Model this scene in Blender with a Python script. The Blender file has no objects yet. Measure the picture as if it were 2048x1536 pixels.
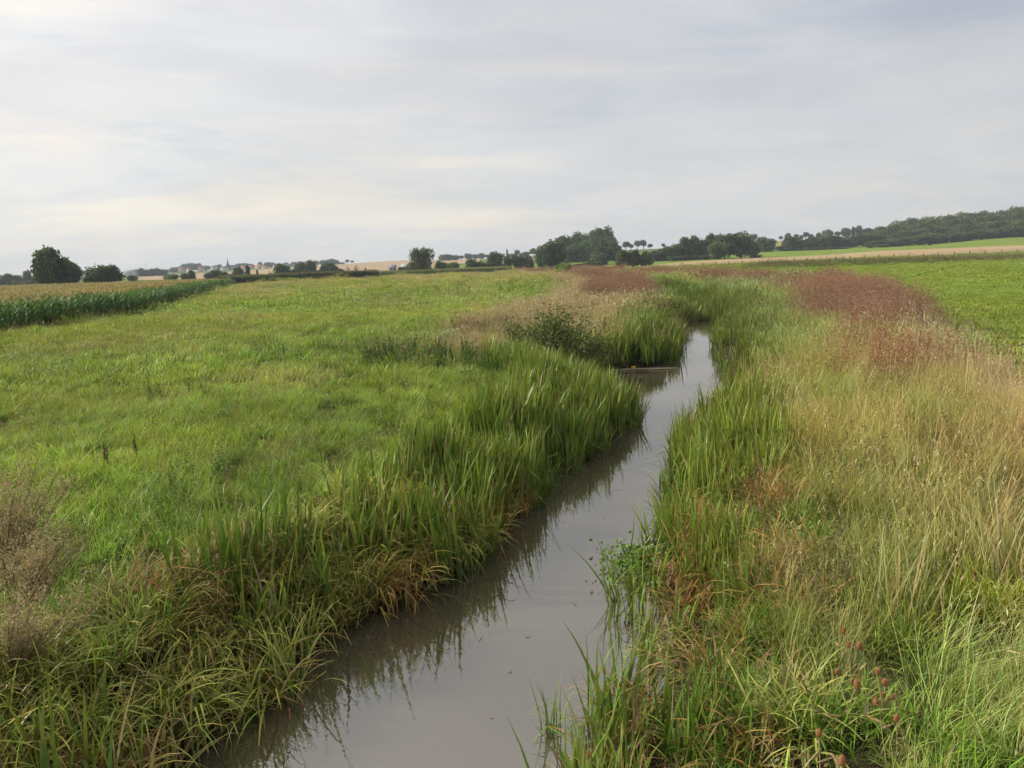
import bpy, math, random
import numpy as np
from mathutils import Matrix, Vector

R = math.radians
SC = bpy.context.scene
COL = SC.collection
rng = np.random.default_rng(7)

# ------------------------------------------------------------------ camera
FPX, CX, CY = 1539.0, 1024.0, 768.0          # focal length and centre in photo pixels (2048 x 1536)
CAMZ = 3.6
PITCH, ROLL = 8.86, -1.80
cam_d = bpy.data.cameras.new('camera')
cam = bpy.data.objects.new('camera', cam_d)
COL.objects.link(cam)
CM = Matrix.Rotation(R(90 - PITCH), 4, 'X') @ Matrix.Rotation(R(ROLL), 4, 'Z')
cam.matrix_world = Matrix.Translation((0, 0, CAMZ)) @ CM
cam_d.sensor_fit = 'HORIZONTAL'
cam_d.sensor_width = 36.0
cam_d.lens = 36.0 * FPX / 2048.0
cam_d.clip_start = 0.1
cam_d.clip_end = 20000
SC.camera = cam
RM = np.array(CM.to_3x3())

# ------------------------------------------------------------------ world, sun, exposure
SUN_AZ, SUN_EL = -78.0, 31.0                 # degrees left of the view direction, above the horizon
sdir = Vector((math.sin(R(SUN_AZ)) * math.cos(R(SUN_EL)), math.cos(R(SUN_AZ)) * math.cos(R(SUN_EL)), math.sin(R(SUN_EL))))
sun_d = bpy.data.lights.new('sun', 'SUN')
sun_d.energy = 5.0
sun_d.angle = R(2.5)
sun_d.color = (1.0, 0.93, 0.80)
sun = bpy.data.objects.new('sun', sun_d)
COL.objects.link(sun)
sun.rotation_euler = (-sdir).to_track_quat('-Z', 'Y').to_euler()
SC.view_settings.view_transform = 'Standard'
SC.view_settings.look = 'None'
SC.view_settings.exposure = 0.0
SC.view_settings.gamma = 1.0
SC.view_settings.use_curve_mapping = False


class NT:
    """small helper for node trees"""
    def __init__(s, tree):
        s.t = tree
        s.n = tree.nodes
        s.l = tree.links

    def new(s, typ, **kw):
        n = s.n.new(typ)
        for k, v in kw.items():
            setattr(n, k, v)
        return n

    def put(s, sock, v):
        if hasattr(v, 'is_linked') or isinstance(v, bpy.types.NodeSocket):
            s.l.new(v, sock)
        else:
            sock.default_value = v

    def math(s, op, a, b=0.0, c=None, clamp=False):
        n = s.new('ShaderNodeMath', operation=op, use_clamp=clamp)
        s.put(n.inputs[0], a)
        s.put(n.inputs[1], b)
        if c is not None:
            s.put(n.inputs[2], c)
        return n.outputs[0]

    def mix(s, f, a, b, blend='MIX'):
        n = s.new('ShaderNodeMix', data_type='RGBA', blend_type=blend)
        s.put(n.inputs[0], f)
        s.put(n.inputs[6], a if not isinstance(a, tuple) else (*a, 1.0)[:4])
        s.put(n.inputs[7], b if not isinstance(b, tuple) else (*b, 1.0)[:4])
        return n.outputs[2]

    def ramp(s, f, stops, interp='LINEAR'):
        n = s.new('ShaderNodeValToRGB')
        n.color_ramp.interpolation = interp
        el = n.color_ramp.elements
        while len(el) < len(stops):
            el.new(0.5)
        for e, (p, c) in zip(el, stops):
            e.position = p
            e.color = (c, c, c, 1) if not isinstance(c, tuple) else (*c, 1)
        s.put(n.inputs[0], f)
        return n.outputs[0]

    def noise(s, vec, scale, detail=3, rough=0.55, dist=0.0):
        n = s.new('ShaderNodeTexNoise')
        s.l.new(vec, n.inputs['Vector'])
        n.inputs['Scale'].default_value = scale
        n.inputs['Detail'].default_value = detail
        n.inputs['Roughness'].default_value = rough
        n.inputs['Distortion'].default_value = dist
        return n.outputs[0]


world = bpy.data.worlds.new('World')
SC.world = world
world.use_nodes = True
w = NT(world.node_tree)
w.n.clear()
SKY_STRENGTH = 0.105
sky = w.new('ShaderNodeTexSky')
sky.sky_type = 'NISHITA'
sky.sun_disc = False
sky.sun_elevation = R(SUN_EL)
sky.sun_rotation = R(SUN_AZ)
sky.dust_density = 2.0
tc = w.new('ShaderNodeTexCoord')
D = tc.outputs['Generated']
sep = w.new('ShaderNodeSeparateXYZ')
w.l.new(D, sep.inputs[0])
up = w.math('MAXIMUM', sep.outputs[2], 0.0)
den = w.math('ADD', up, 0.13)
px = w.math('DIVIDE', sep.outputs[0], den)
py = w.math('DIVIDE', sep.outputs[1], den)
comb = w.new('ShaderNodeCombineXYZ')
w.l.new(px, comb.inputs[0])
w.l.new(w.math('MULTIPLY', py, 1.35), comb.inputs[1])
P = comb.outputs[0]
dot = w.new('ShaderNodeVectorMath', operation='DOT_PRODUCT')
w.l.new(D, dot.inputs[0])
dot.inputs[1].default_value = sdir
near_sun = w.math('MULTIPLY_ADD', dot.outputs['Value'], 0.5, 0.5)
# stratus sheet: brighter and warmer towards the veiled sun, blue grey away from it
sheet = w.ramp(near_sun, [(0.0, (3.6, 3.9, 4.8)), (0.42, (5.2, 5.4, 5.98)), (0.66, (7.15, 7.22, 7.45)), (0.87, (8.8, 8.75, 8.75)), (1.0, (11.0, 10.7, 10.2))])
n1 = w.noise(P, 0.34, 3, 0.5, 0.6)
n2 = w.noise(P, 1.1, 6, 0.6, 0.6)
soft = w.math('ADD', w.math('MULTIPLY', n1, 0.68), w.math('MULTIPLY', n2, 0.32))
dens = w.ramp(soft, [(0.38, 0.0), (0.62, 1.0)], 'EASE')
cloud = w.mix(dens, w.mix(1.0, sheet, (1.12, 1.11, 1.09), 'MULTIPLY'), w.mix(1.0, sheet, (0.80, 0.82, 0.87), 'MULTIPLY'))
# thin air near the horizon: pale, slightly warm
hz = w.ramp(up, [(0.0, 1.0), (0.10, 0.75), (0.34, 0.0)], 'EASE')
cloud = w.mix(w.math('MULTIPLY', hz, 0.75), cloud, w.mix(w.math('MULTIPLY', near_sun, 1.0), (5.7, 6.05, 6.3), (9.0, 8.8, 8.3)))
warm = w.ramp(w.noise(P, 0.9, 2, 0.5), [(0.48, 0.0), (0.62, 1.0)], 'EASE')
cloud = w.mix(w.math('MULTIPLY', w.math('MULTIPLY', warm, hz), 0.8), cloud, w.mix(1.0, cloud, (1.12, 1.06, 1.0), 'MULTIPLY'))
# long thin bands of cloud low over the plain
strv = w.new('ShaderNodeCombineXYZ')
w.l.new(w.math('MULTIPLY', sep.outputs[0], 1.6), strv.inputs[0])
w.l.new(w.math('MULTIPLY', sep.outputs[1], 1.6), strv.inputs[1])
w.l.new(w.math('MULTIPLY', sep.outputs[2], 11.0), strv.inputs[2])
sn = w.noise(strv.outputs[0], 1.15, 6, 0.62, 0.5)
low = w.ramp(up, [(0.0, 0.3), (0.06, 1.0), (0.22, 0.7), (0.40, 0.15)], 'EASE')
lit = w.math('MULTIPLY', w.ramp(sn, [(0.50, 0.0), (0.66, 1.0)], 'EASE'), low)
drk = w.math('MULTIPLY', w.ramp(sn, [(0.34, 1.0), (0.48, 0.0)], 'EASE'), low)
cloud = w.mix(lit, cloud, w.mix(1.0, cloud, w.mix(near_sun, (1.0, 1.0, 1.0), (1.20, 1.11, 0.97)), 'MULTIPLY'))
cloud = w.mix(drk, cloud, w.mix(1.0, cloud, (0.84, 0.895, 0.96), 'MULTIPLY'))
# clear sky seen through the thinnest places
skyc = w.mix(0.10, cloud, sky.outputs[0])
bg = w.new('ShaderNodeBackground')
bg.inputs[1].default_value = SKY_STRENGTH
w.l.new(skyc, bg.inputs[0])
wo = w.new('ShaderNodeOutputWorld')
w.l.new(bg.outputs[0], wo.inputs[0])

SC.render.engine = 'CYCLES'
SC.cycles.max_bounces = 4
SC.cycles.diffuse_bounces = 2
SC.cycles.glossy_bounces = 2
SC.cycles.transmission_bounces = 4
SC.cycles.volume_bounces = 0
SC.cycles.transparent_max_bounces = 4
SC.cycles.use_denoising = True
SC.cycles.use_adaptive_sampling = True
SC.cycles.adaptive_threshold = 0.03
SC.cycles.adaptive_min_samples = 24
SC.cycles.denoising_prefilter = 'ACCURATE'
SC.cycles.denoising_input_passes = 'RGB_ALBEDO_NORMAL'


# ------------------------------------------------------------------ geometry of the place
def ray(u, v):
    return RM @ np.array([(u - CX) / FPX, -(v - CY) / FPX, -1.0])


def on_z(u, v, z):
    d = ray(u, v)
    return np.array([0, 0, CAMZ]) + d * (z - CAMZ) / d[2]


def at(u, v, y):
    d = ray(u, v)
    return np.array([0, 0, CAMZ]) + d * (y / d[1])


def row_of(u):                                # image row of the level horizon
    return 560.0 - 0.0314 * u


def az(u):                                    # x / y of a far point seen in column u
    d = ray(u, row_of(u))
    return d[0] / d[1]


WATER = -1.0
LE = [(380, 1536), (480, 1470), (560, 1410), (640, 1330), (720, 1255), (830, 1205), (930, 1150), (1000, 1085), (1060, 1030), (1120, 965),
      (1200, 905), (1258, 865), (1280, 840), (1268, 824), (1205, 806), (1180, 775), (1188, 746), (1238, 738), (1345, 728), (1358, 690), (1338, 655), (1388, 641)]
RE = [(1150, 1536), (1195, 1450), (1285, 1330), (1310, 1240), (1265, 1180), (1310, 1100), (1345, 1050), (1310, 1000), (1330, 900), (1390, 825), (1440, 790),
      (1430, 740), (1412, 700), (1432, 655), (1412, 641)]
lp = np.array([on_z(u, v, WATER)[:2] for u, v in LE])
rp = np.array([on_z(u, v, WATER)[:2] for u, v in RE])
lp = lp[np.argsort(lp[:, 1])]
rp = rp[np.argsort(rp[:, 1])]
farL = np.array([[16.0, 76], [18.2, 98], [20.8, 148], [19.0, 200], [12.0, 260], [0, 320], [-30, 420]])
farR = farL + np.array([1.6, 0])
preL = np.array([[-8.5, -14], [-5.2, 1.0]])
preR = np.array([[-3.5, -14], [-0.4, 1.0]])
LPOLY = np.vstack([preL, lp, farL])
RPOLY = np.vstack([preR, rp, farR])


def xl(y):
    return np.interp(y, LPOLY[:, 1], LPOLY[:, 0])


def xr(y):
    return np.interp(y, RPOLY[:, 1], RPOLY[:, 0])


def xv(y):                                    # outer edge of the rough verge on the far bank, where the pasture starts
    return np.interp(y, [0, 12, 20, 30, 42, 54, 71, 104, 152, 218, 300, 420], [10.0, 11.0, 12.5, 16.6, 21.6, 26.4, 31, 32.5, 32.5, 31, 24, 0])


def sstep(t, a, b):
    t = np.clip((t - a) / (b - a), 0, 1)
    return t * t * (3 - 2 * t)


# far relief: columns of (distance, height)
TERR = [
    (-900, [(600, 0), (1200, 3), (3000, 22)]),
    (0, [(600, 0), (1200, 3), (3000, 22)]),
    (250, [(500, 0), (1100, 3), (1600, 8), (3000, 16)]),
    (450, [(450, 0), (1200, 4.5), (1450, 9), (1700, 10), (3000, 6)]),
    (620, [(450, 0.5), (900, 5.5), (1300, 10.5), (1500, 12), (3000, 8)]),
    (800, [(420, 0.3), (900, 5.3), (1400, 16), (1600, 16.5), (3000, 10)]),
    (1000, [(400, 0.6), (600, 3.4), (1050, 12), (1200, 12.5), (3000, 8)]),
    (1150, [(360, 0.2), (500, 2.3), (680, 4.6), (1000, 16), (3000, 12)]),
    (1280, [(310, 0.2), (450, 2.6), (880, 15.5), (1000, 16), (3000, 12)]),
    (1450, [(215, 0), (290, 0.7), (420, 2.6), (560, 6), (880, 18.5), (1000, 19), (3000, 14)]),
    (1600, [(215, 0), (290, 1.1), (420, 2.6), (560, 6.4), (850, 20), (1000, 20.5), (3000, 16)]),
    (1800, [(215, 0), (290, 1.5), (420, 4.3), (560, 7.0), (720, 14), (900, 24), (3000, 24)]),
    (2048, [(215, 0), (290, 1.9), (420, 4.7), (560, 10.8), (760, 24), (900, 30), (3000, 30)]),
    (2600, [(215, 0), (290, 2.2), (420, 6), (560, 14), (760, 30), (900, 36), (3000, 36)]),
]
TAZ = np.array([az(u) for u, _ in TERR])
TD = np.concatenate([np.linspace(0, 1000, 101), np.linspace(1020, 3000, 100)])
TZ = np.array([np.interp(TD, [0, 150] + [d for d, _ in c], [0, 0] + [z for _, z in c]) for _, c in TERR])
_k = np.ones(7) / 7
TZ = np.array([np.convolve(np.pad(r, 3, mode='edge'), _k, 'valid') for r in TZ])


def relief(x, y):
    x = np.asarray(x, float)
    y = np.asarray(y, float)
    yy = np.clip(y, 1.0, 3000)
    a = np.clip(x / yy, TAZ[0], TAZ[-1])
    i = np.clip(np.searchsorted(TAZ, a) - 1, 0, len(TAZ) - 2)
    f = (a - TAZ[i]) / (TAZ[i + 1] - TAZ[i])
    f = f * f * (3 - 2 * f)
    j = np.clip(np.searchsorted(TD, yy) - 1, 0, len(TD) - 2)
    g = (yy - TD[j]) / (TD[j + 1] - TD[j])
    z0 = TZ[i, j] * (1 - g) + TZ[i, j + 1] * g
    z1 = TZ[i + 1, j] * (1 - g) + TZ[i + 1, j + 1] * g
    return np.where(y > 60, z0 * (1 - f) + z1 * f, 0.0)


_vg = {}


def vnoise(x, y, scale, seed=0):
    """smooth value noise, 0..1"""
    if seed not in _vg:
        _vg[seed] = np.random.default_rng(100 + seed).random((128, 128))
    G = _vg[seed]
    X = np.asarray(x) / scale + 37.3
    Y = np.asarray(y) / scale + 11.7
    i = np.floor(X).astype(int)
    j = np.floor(Y).astype(int)
    f = X - i
    g = Y - j
    f = f * f * (3 - 2 * f)
    g = g * g * (3 - 2 * g)
    i0, i1, j0, j1 = i % 128, (i + 1) % 128, j % 128, (j + 1) % 128
    return (G[i0, j0] * (1 - f) + G[i1, j0] * f) * (1 - g) + (G[i0, j1] * (1 - f) + G[i1, j1] * f) * g


def ground_z(x, y):
    x = np.asarray(x, float)
    y = np.asarray(y, float)
    L, Rr = xl(y), xr(y)
    dl = L - x
    dr = x - Rr
    d = np.maximum(dl, dr)                    # > 0 on land
    top = 0.10 * (vnoise(x, y, 5.0, 1) - 0.5) + 0.10 * (vnoise(x, y, 1.6, 2) - 0.5)
    top = top + np.where(dr > 0, (0.18 + 0.16 * sstep(y, 32, 60)) * sstep(dr, 1.5, np.interp(y, [20, 60], [4.5, 9.0])) * (1 - sstep(x - xv(y), -2.5, 1.0)), 0.0)
    wl = np.where(dl > 0, np.interp(y, [8, 12, 18, 25, 32, 60], [2.0, 2.3, 3.2, 4.2, 3.4, 3.2]), 2.6)
    bank = -1.12 + (1.12 + top) * sstep(d, -0.15, wl)
    bed = -1.12 - 0.55 * sstep(-d, 0, 1.4)
    z = np.where(d > -0.15, bank, bed)
    return np.where(y < 330, z, 0.0) + relief(x, y)


# ------------------------------------------------------------------ materials
def out_surface(m, shader):
    o = m.new('ShaderNodeOutputMaterial')
    m.l.new(shader, o.inputs[0])


def mat_new(name):
    m = bpy.data.materials.new(name)
    m.use_nodes = True
    t = NT(m.node_tree)
    t.n.clear()
    return m, t


def leaf_material(name, source, transl=0.38, rough=0.5, spec=0.25):
    """leaf colour = the mesh's own colour x a tint (per instance or per object)"""
    m, t = mat_new(name)
    a = t.new('ShaderNodeAttribute')
    a.attribute_name = 'cv'
    if source == 'instancer':
        b = t.new('ShaderNodeAttribute')
        b.attribute_type = 'INSTANCER'
        b.attribute_name = 'tint'
        tint = b.outputs['Color']
    else:
        b = t.new('ShaderNodeObjectInfo')
        tint = b.outputs['Color']
    c = t.mix(1.0, a.outputs['Color'], tint, 'MULTIPLY')
    p = t.new('ShaderNodeBsdfPrincipled')
    t.l.new(c, p.inputs['Base Color'])
    p.inputs['Roughness'].default_value = rough
    p.inputs['Specular IOR Level'].default_value = spec
    tr = t.new('ShaderNodeBsdfTranslucent')
    t.l.new(t.mix(1.0, c, (1.25, 1.2, 0.7), 'MULTIPLY'), tr.inputs[0])
    mx = t.new('ShaderNodeMixShader')
    mx.inputs[0].default_value = transl
    t.l.new(p.outputs[0], mx.inputs[1])
    t.l.new(tr.outputs[0], mx.inputs[2])
    out_surface(t, mx.outputs[0])
    return m


def plain(name, col, rough=0.8, noise_scale=0.0, amount=0.3, spec=0.2):
    m, t = mat_new(name)
    p = t.new('ShaderNodeBsdfPrincipled')
    p.inputs['Roughness'].default_value = rough
    p.inputs['Specular IOR Level'].default_value = spec
    if noise_scale:
        g = t.new('ShaderNodeNewGeometry')
        n = t.noise(g.outputs['Position'], noise_scale, 4)
        c = t.mix(n, tuple(x * (1 - amount) for x in col), tuple(min(1, x * (1 + amount)) for x in col))
        t.l.new(c, p.inputs['Base Color'])
    else:
        p.inputs['Base Color'].default_value = (*col, 1)
    out_surface(t, p.outputs[0])
    return m


M_STUFF = leaf_material('grass_blades', 'instancer', 0.27, 0.5, 0.2)
M_REED = leaf_material('reed_blades', 'instancer', 0.22, 0.42, 0.25)
M_LEAF = leaf_material('tree_leaves', 'object', 0.30, 0.55, 0.2)
M_PLANT = leaf_material('herb_leaves', 'object', 0.25, 0.6, 0.15)
M_BARK = plain('bark', (0.075, 0.06, 0.045), 0.9, 3.0)
M_POST = plain('weathered_wood', (0.05, 0.04, 0.03), 0.9, 6.0)
M_WIRE = plain('wire', (0.25, 0.25, 0.24), 0.5)


def ground_material():
    m, t = mat_new('soil_and_turf')
    a = t.new('ShaderNodeAttribute')
    a.attribute_name = 'cv'
    g = t.new('ShaderNodeNewGeometry')
    pos = g.outputs['Position']
    big = t.noise(pos, 0.05, 4)
    mid = t.noise(pos, 0.6, 5, 0.6)
    fine = t.noise(pos, 7.0, 4, 0.65)
    v = t.math('ADD', t.math('MULTIPLY', big, 0.5), t.math('ADD', t.math('MULTIPLY', mid, 0.5), t.math('MULTIPLY', fine, 0.5)))
    mul = t.ramp(v, [(0.45, 0.62), (0.78, 1.0), (1.0, 1.32)])
    c = t.mix(1.0, a.outputs['Color'], mul, 'MULTIPLY')
    c = t.mix(t.ramp(t.noise(pos, 0.22, 4, 0.6), [(0.5, 0.0), (0.75, 0.35)]), c, t.mix(1.0, c, (1.25, 1.08, 0.9), 'MULTIPLY'))
    p = t.new('ShaderNodeBsdfPrincipled')
    t.l.new(c, p.inputs['Base Color'])
    p.inputs['Roughness'].default_value = 0.95
    p.inputs['Specular IOR Level'].default_value = 0.05
    b = t.new('ShaderNodeBump')
    b.inputs['Strength'].default_value = 0.6
    b.inputs['Distance'].default_value = 0.12
    t.l.new(t.math('ADD', mid, t.math('MULTIPLY', fine, 0.4)), b.inputs['Height'])
    t.l.new(b.outputs[0], p.inputs['Normal'])
    out_surface(t, p.outputs[0])
    return m


M_GROUND = ground_material()


def field_material(name, c1, c2, ang):
    """ploughed or standing crop: rows along one direction"""
    m, t = mat_new(name)
    g = t.new('ShaderNodeNewGeometry')
    mp = t.new('ShaderNodeMapping')
    mp.inputs['Rotation'].default_value = (0, 0, R(ang))
    mp.inputs['Scale'].default_value = (0.02, 0.4, 0.4)
    t.l.new(g.outputs['Position'], mp.inputs[0])
    rows = t.noise(mp.outputs[0], 1.0, 5, 0.7)
    big = t.noise(g.outputs['Position'], 0.012, 3)
    c = t.mix(t.ramp(rows, [(0.3, 0.0), (0.7, 1.0)]), c1, c2)
    c = t.mix(1.0, c, t.ramp(big, [(0.3, 0.86), (0.7, 1.1)]), 'MULTIPLY')
    p = t.new('ShaderNodeBsdfPrincipled')
    t.l.new(c, p.inputs['Base Color'])
    p.inputs['Roughness'].default_value = 0.95
    p.inputs['Specular IOR Level'].default_value = 0.05
    out_surface(t, p.outputs[0])
    return m


def water_material():
    m, t = mat_new('muddy_water')
    g = t.new('ShaderNodeNewGeometry')
    pos = g.outputs['Position']
    mp = t.new('ShaderNodeMapping')
    mp.inputs['Scale'].default_value = (1.0, 0.55, 1.0)
    t.l.new(pos, mp.inputs[0])
    n1 = t.math('ADD', t.noise(mp.outputs[0], 5.0, 3, 0.5, 0.5), t.math('MULTIPLY', t.noise(mp.outputs[0], 1.3, 2, 0.5, 1.0), 0.6))
    n2 = t.noise(mp.outputs[0], 22.0, 2, 0.5)
    h = t.math('ADD', t.math('MULTIPLY', n1, 1.0), t.math('MULTIPLY', n2, 0.25))
    b = t.new('ShaderNodeBump')
    b.inputs['Strength'].default_value = 0.08
    b.inputs['Distance'].default_value = 0.02
    t.l.new(h, b.inputs['Height'])
    mud = t.mix(t.ramp(t.noise(pos, 0.7, 4), [(0.35, 0.0), (0.7, 1.0)]), (0.070, 0.057, 0.036), (0.088, 0.073, 0.049))
    p = t.new('ShaderNodeBsdfPrincipled')
    t.l.new(mud, p.inputs['Base Color'])
    p.inputs['Roughness'].default_value = 0.015
    p.inputs['IOR'].default_value = 3.2
    p.inputs['Specular Tint'].default_value = (1.0, 0.97, 0.90, 1)
    p.inputs['Specular IOR Level'].default_value = 0.5
    t.l.new(b.outputs[0], p.inputs['Normal'])
    out_surface(t, p.outputs[0])
    return m


# ------------------------------------------------------------------ mesh helpers
class MB:
    """collects coloured polygons as numpy blocks (quads only)"""
    def __init__(s):
        s.v, s.f, s.c, s.n = [], [], [], 0

    def add(s, v, f, c):
        v = np.asarray(v, np.float32).reshape(-1, 3)
        c = np.asarray(c, np.float32)
        if c.ndim == 1:
            c = np.tile(c, (len(v), 1))
        s.v.append(v)
        s.f.append(np.asarray(f, np.int32) + s.n)
        s.c.append(c[:, :3])
        s.n += len(v)

    def mesh(s, name, mat):
        me = bpy.data.meshes.new(name)
        V = np.concatenate(s.v)
        F = np.concatenate(s.f)
        C = np.concatenate(s.c)
        me.vertices.add(len(V))
        me.vertices.foreach_set('co', V.ravel())
        me.loops.add(F.size)
        me.loops.foreach_set('vertex_index', F.ravel())
        me.polygons.add(len(F))
        me.polygons.foreach_set('loop_start', np.arange(0, F.size, F.shape[1], dtype=np.int32))
        a = me.attributes.new('cv', 'FLOAT_COLOR', 'POINT')
        a.data.foreach_set('color', np.hstack([C, np.ones((len(C), 1), np.float32)]).ravel())
        me.materials.append(mat)
        me.update(calc_edges=True)
        return me


def obj(name, me, parent=None, **props):
    o = bpy.data.objects.new(name, me)
    COL.objects.link(o)
    if parent is not None:
        o.parent = parent
    for k, v in props.items():
        o[k] = v
    return o


def empty(name, loc, label, category, group=None, rz=0.0):
    o = bpy.data.objects.new(name, None)
    COL.objects.link(o)
    o.empty_display_size = 0.2
    o.location = loc
    o.rotation_euler = (0, 0, rz)
    o['label'] = label
    o['category'] = category
    if group:
        o['group'] = group
    return o


def blades(mb, r, n, rad, h, wid, th0=(0.05, 0.4), bend=(0.3, 1.2), segs=4, col=None, tip=None, base_pts=None, kink=0.0, aim=None, cvar=0.18, dead=0.0, deadc=(0.30, 0.22, 0.09), az0=None, shape=0.5, tuss=0.28):
    """grass or reed blades as curved tapering strips"""
    hm = np.ones(n) if base_pts is None else np.ones(len(base_pts))
    cm, ca = np.ones((len(hm), 1)), np.zeros(len(hm))
    if base_pts is None:
        rr = rad * np.sqrt(r.random(n))
        aa = r.random(n) * 2 * np.pi
        bp = np.stack([rr * np.cos(aa), rr * np.sin(aa), np.zeros(n)], 1)
        if tuss > 0 and n > 60:               # blades gather in tussocks of their own height, colour and lean
            m = max(3, int(n / 26))
            q = r.random((m, 2)) * 2 * np.pi
            tr = rad * np.sqrt(r.random(m))
            tcn = np.stack([tr * np.cos(q[:, 0]), tr * np.sin(q[:, 0])], 1)
            j = r.integers(0, m, n)
            lo = (r.random(n) < 0.72)[:, None]
            bp[:, :2] = np.where(lo, tcn[j] + r.normal(0, rad / math.sqrt(m) * 0.42, (n, 2)), bp[:, :2])
            hm = np.where(lo[:, 0], r.uniform(1 - tuss, 1 + tuss, m)[j], 0.9)
            cm = np.where(lo, (1 + 0.16 * r.normal(0, 1, (m, 1)))[j] * (1 + 0.07 * r.normal(0, 1, (m, 3)))[j], 1.0)
            ca = np.where(lo[:, 0], r.normal(0, 1.1, m)[j], 0)
    else:
        bp = np.asarray(base_pts, float)
        n = len(bp)
    H = r.uniform(h[0], h[1], n) * hm
    a = r.random(n) * 2 * np.pi
    if aim is not None:
        k = r.random(n) < aim[1]
        a = np.where(k, aim[0] + ca + r.normal(0, 0.5, n), a)
    if az0 is not None:
        a = az0
    t0 = r.uniform(th0[0], th0[1], n)
    bd = r.uniform(bend[0], bend[1], n)
    kk = r.random(n) < kink
    kt = r.uniform(0.35, 0.75, n)
    tw = a + np.pi / 2 + r.normal(0, 0.5, n)
    wd = wid * r.uniform(0.6, 1.25, n)
    p = bp.copy()
    V = np.zeros((n, segs + 1, 2, 3))
    for i in range(segs + 1):
        t = i / segs
        ww = wd * ((0.65 + 0.35 * min(1, t * 4)) * (1 - t ** (1.0 / shape)) + 0.04)
        ox = np.cos(tw) * ww / 2
        oy = np.sin(tw) * ww / 2
        V[:, i, 0] = p - np.stack([ox, oy, 0 * ox], 1)
        V[:, i, 1] = p + np.stack([ox, oy, 0 * ox], 1)
        tm = (i + 0.5) / segs
        th = t0 + bd * tm ** 1.6 + np.where(kk & (tm > kt), 1.5, 0)
        th = np.clip(th, 0, 2.7)
        L = H / segs
        p = p + np.stack([np.cos(a) * np.sin(th) * L, np.sin(a) * np.sin(th) * L, np.cos(th) * L], 1)
    V[..., 2] = np.maximum(V[..., 2], -0.35)
    col = np.asarray(col, float)
    tip = col if tip is None else np.asarray(tip, float)
    mul = (1 + cvar * r.normal(0, 1, (n, 1))) * cm
    hue = 1 + 0.5 * cvar * r.normal(0, 1, (n, 3))
    C = np.zeros((n, segs + 1, 2, 3))
    dd = r.random(n) < dead
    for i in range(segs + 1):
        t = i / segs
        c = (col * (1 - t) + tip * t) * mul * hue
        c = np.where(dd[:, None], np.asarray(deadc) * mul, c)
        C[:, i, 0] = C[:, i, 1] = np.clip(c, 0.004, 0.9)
    idx = np.arange(n)[:, None] * (segs + 1) * 2
    F = []
    for i in range(segs):
        b = idx + i * 2
        F.append(np.hstack([b, b + 1, b + 3, b + 2]))
    mb.add(V.reshape(-1, 3), np.concatenate(F), C.reshape(-1, 3))
    return p, bp                              # tips


def flakes(mb, r, pts, size, col, cvar=0.2, up=0.0, aspect=1.6, dirs=None):
    """small leaf-like quads at points"""
    pts = np.asarray(pts, float)
    n = len(pts)
    d1 = r.normal(0, 1, (n, 3))
    if dirs is not None:
        d1 = dirs + 0.5 * d1
    d1[:, 2] += up
    d1 /= np.linalg.norm(d1, axis=1, keepdims=True) + 1e-9
    d2 = np.cross(d1, r.normal(0, 1, (n, 3)))
    d2 /= np.linalg.norm(d2, axis=1, keepdims=True) + 1e-9
    s = size * r.uniform(0.6, 1.35, (n, 1))
    a = d1 * s * aspect / 2
    b = d2 * s / 2
    V = np.stack([pts - a, pts - 0.1 * a + b, pts + a, pts - 0.1 * a - b], 1)
    C = np.asarray(col, float)
    if C.ndim == 1:
        C = np.tile(C, (n, 1))
    C = C * (1 + cvar * r.normal(0, 1, (n, 1))) * (1 + 0.4 * cvar * r.normal(0, 1, (n, 3)))
    C = np.clip(C, 0.003, 0.95)
    F = np.arange(n * 4).reshape(n, 4)
    mb.add(V.reshape(-1, 3), F, np.repeat(C, 4, 0))


def tube(mb, pts, rads, col, sides=6):
    pts = np.asarray(pts, float)
    k = len(pts)
    V = []
    for i in range(k):
        d = pts[min(i + 1, k - 1)] - pts[max(i - 1, 0)]
        d /= np.linalg.norm(d) + 1e-9
        e = np.cross(d, [0.31, 0.95, 0.05])
        e /= np.linalg.norm(e) + 1e-9
        g = np.cross(d, e)
        for j in range(sides):
            q = 2 * np.pi * j / sides
            V.append(pts[i] + rads[i] * (np.cos(q) * e + np.sin(q) * g))
    F = []
    for i in range(k - 1):
        for j in range(sides):
            j2 = (j + 1) % sides
            F.append([i * sides + j, i * sides + j2, (i + 1) * sides + j2, (i + 1) * sides + j])
    mb.add(V, F, col)


def box(mb, x0, x1, y0, y1, z0, z1, col):
    V = [(x, y, z) for z in (z0, z1) for y in (y0, y1) for x in (x0, x1)]
    F = [(0, 2, 3, 1), (4, 5, 7, 6), (0, 1, 5, 4), (1, 3, 7, 5), (3, 2, 6, 7), (2, 0, 4, 6)]
    mb.add(V, F, col)


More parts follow.
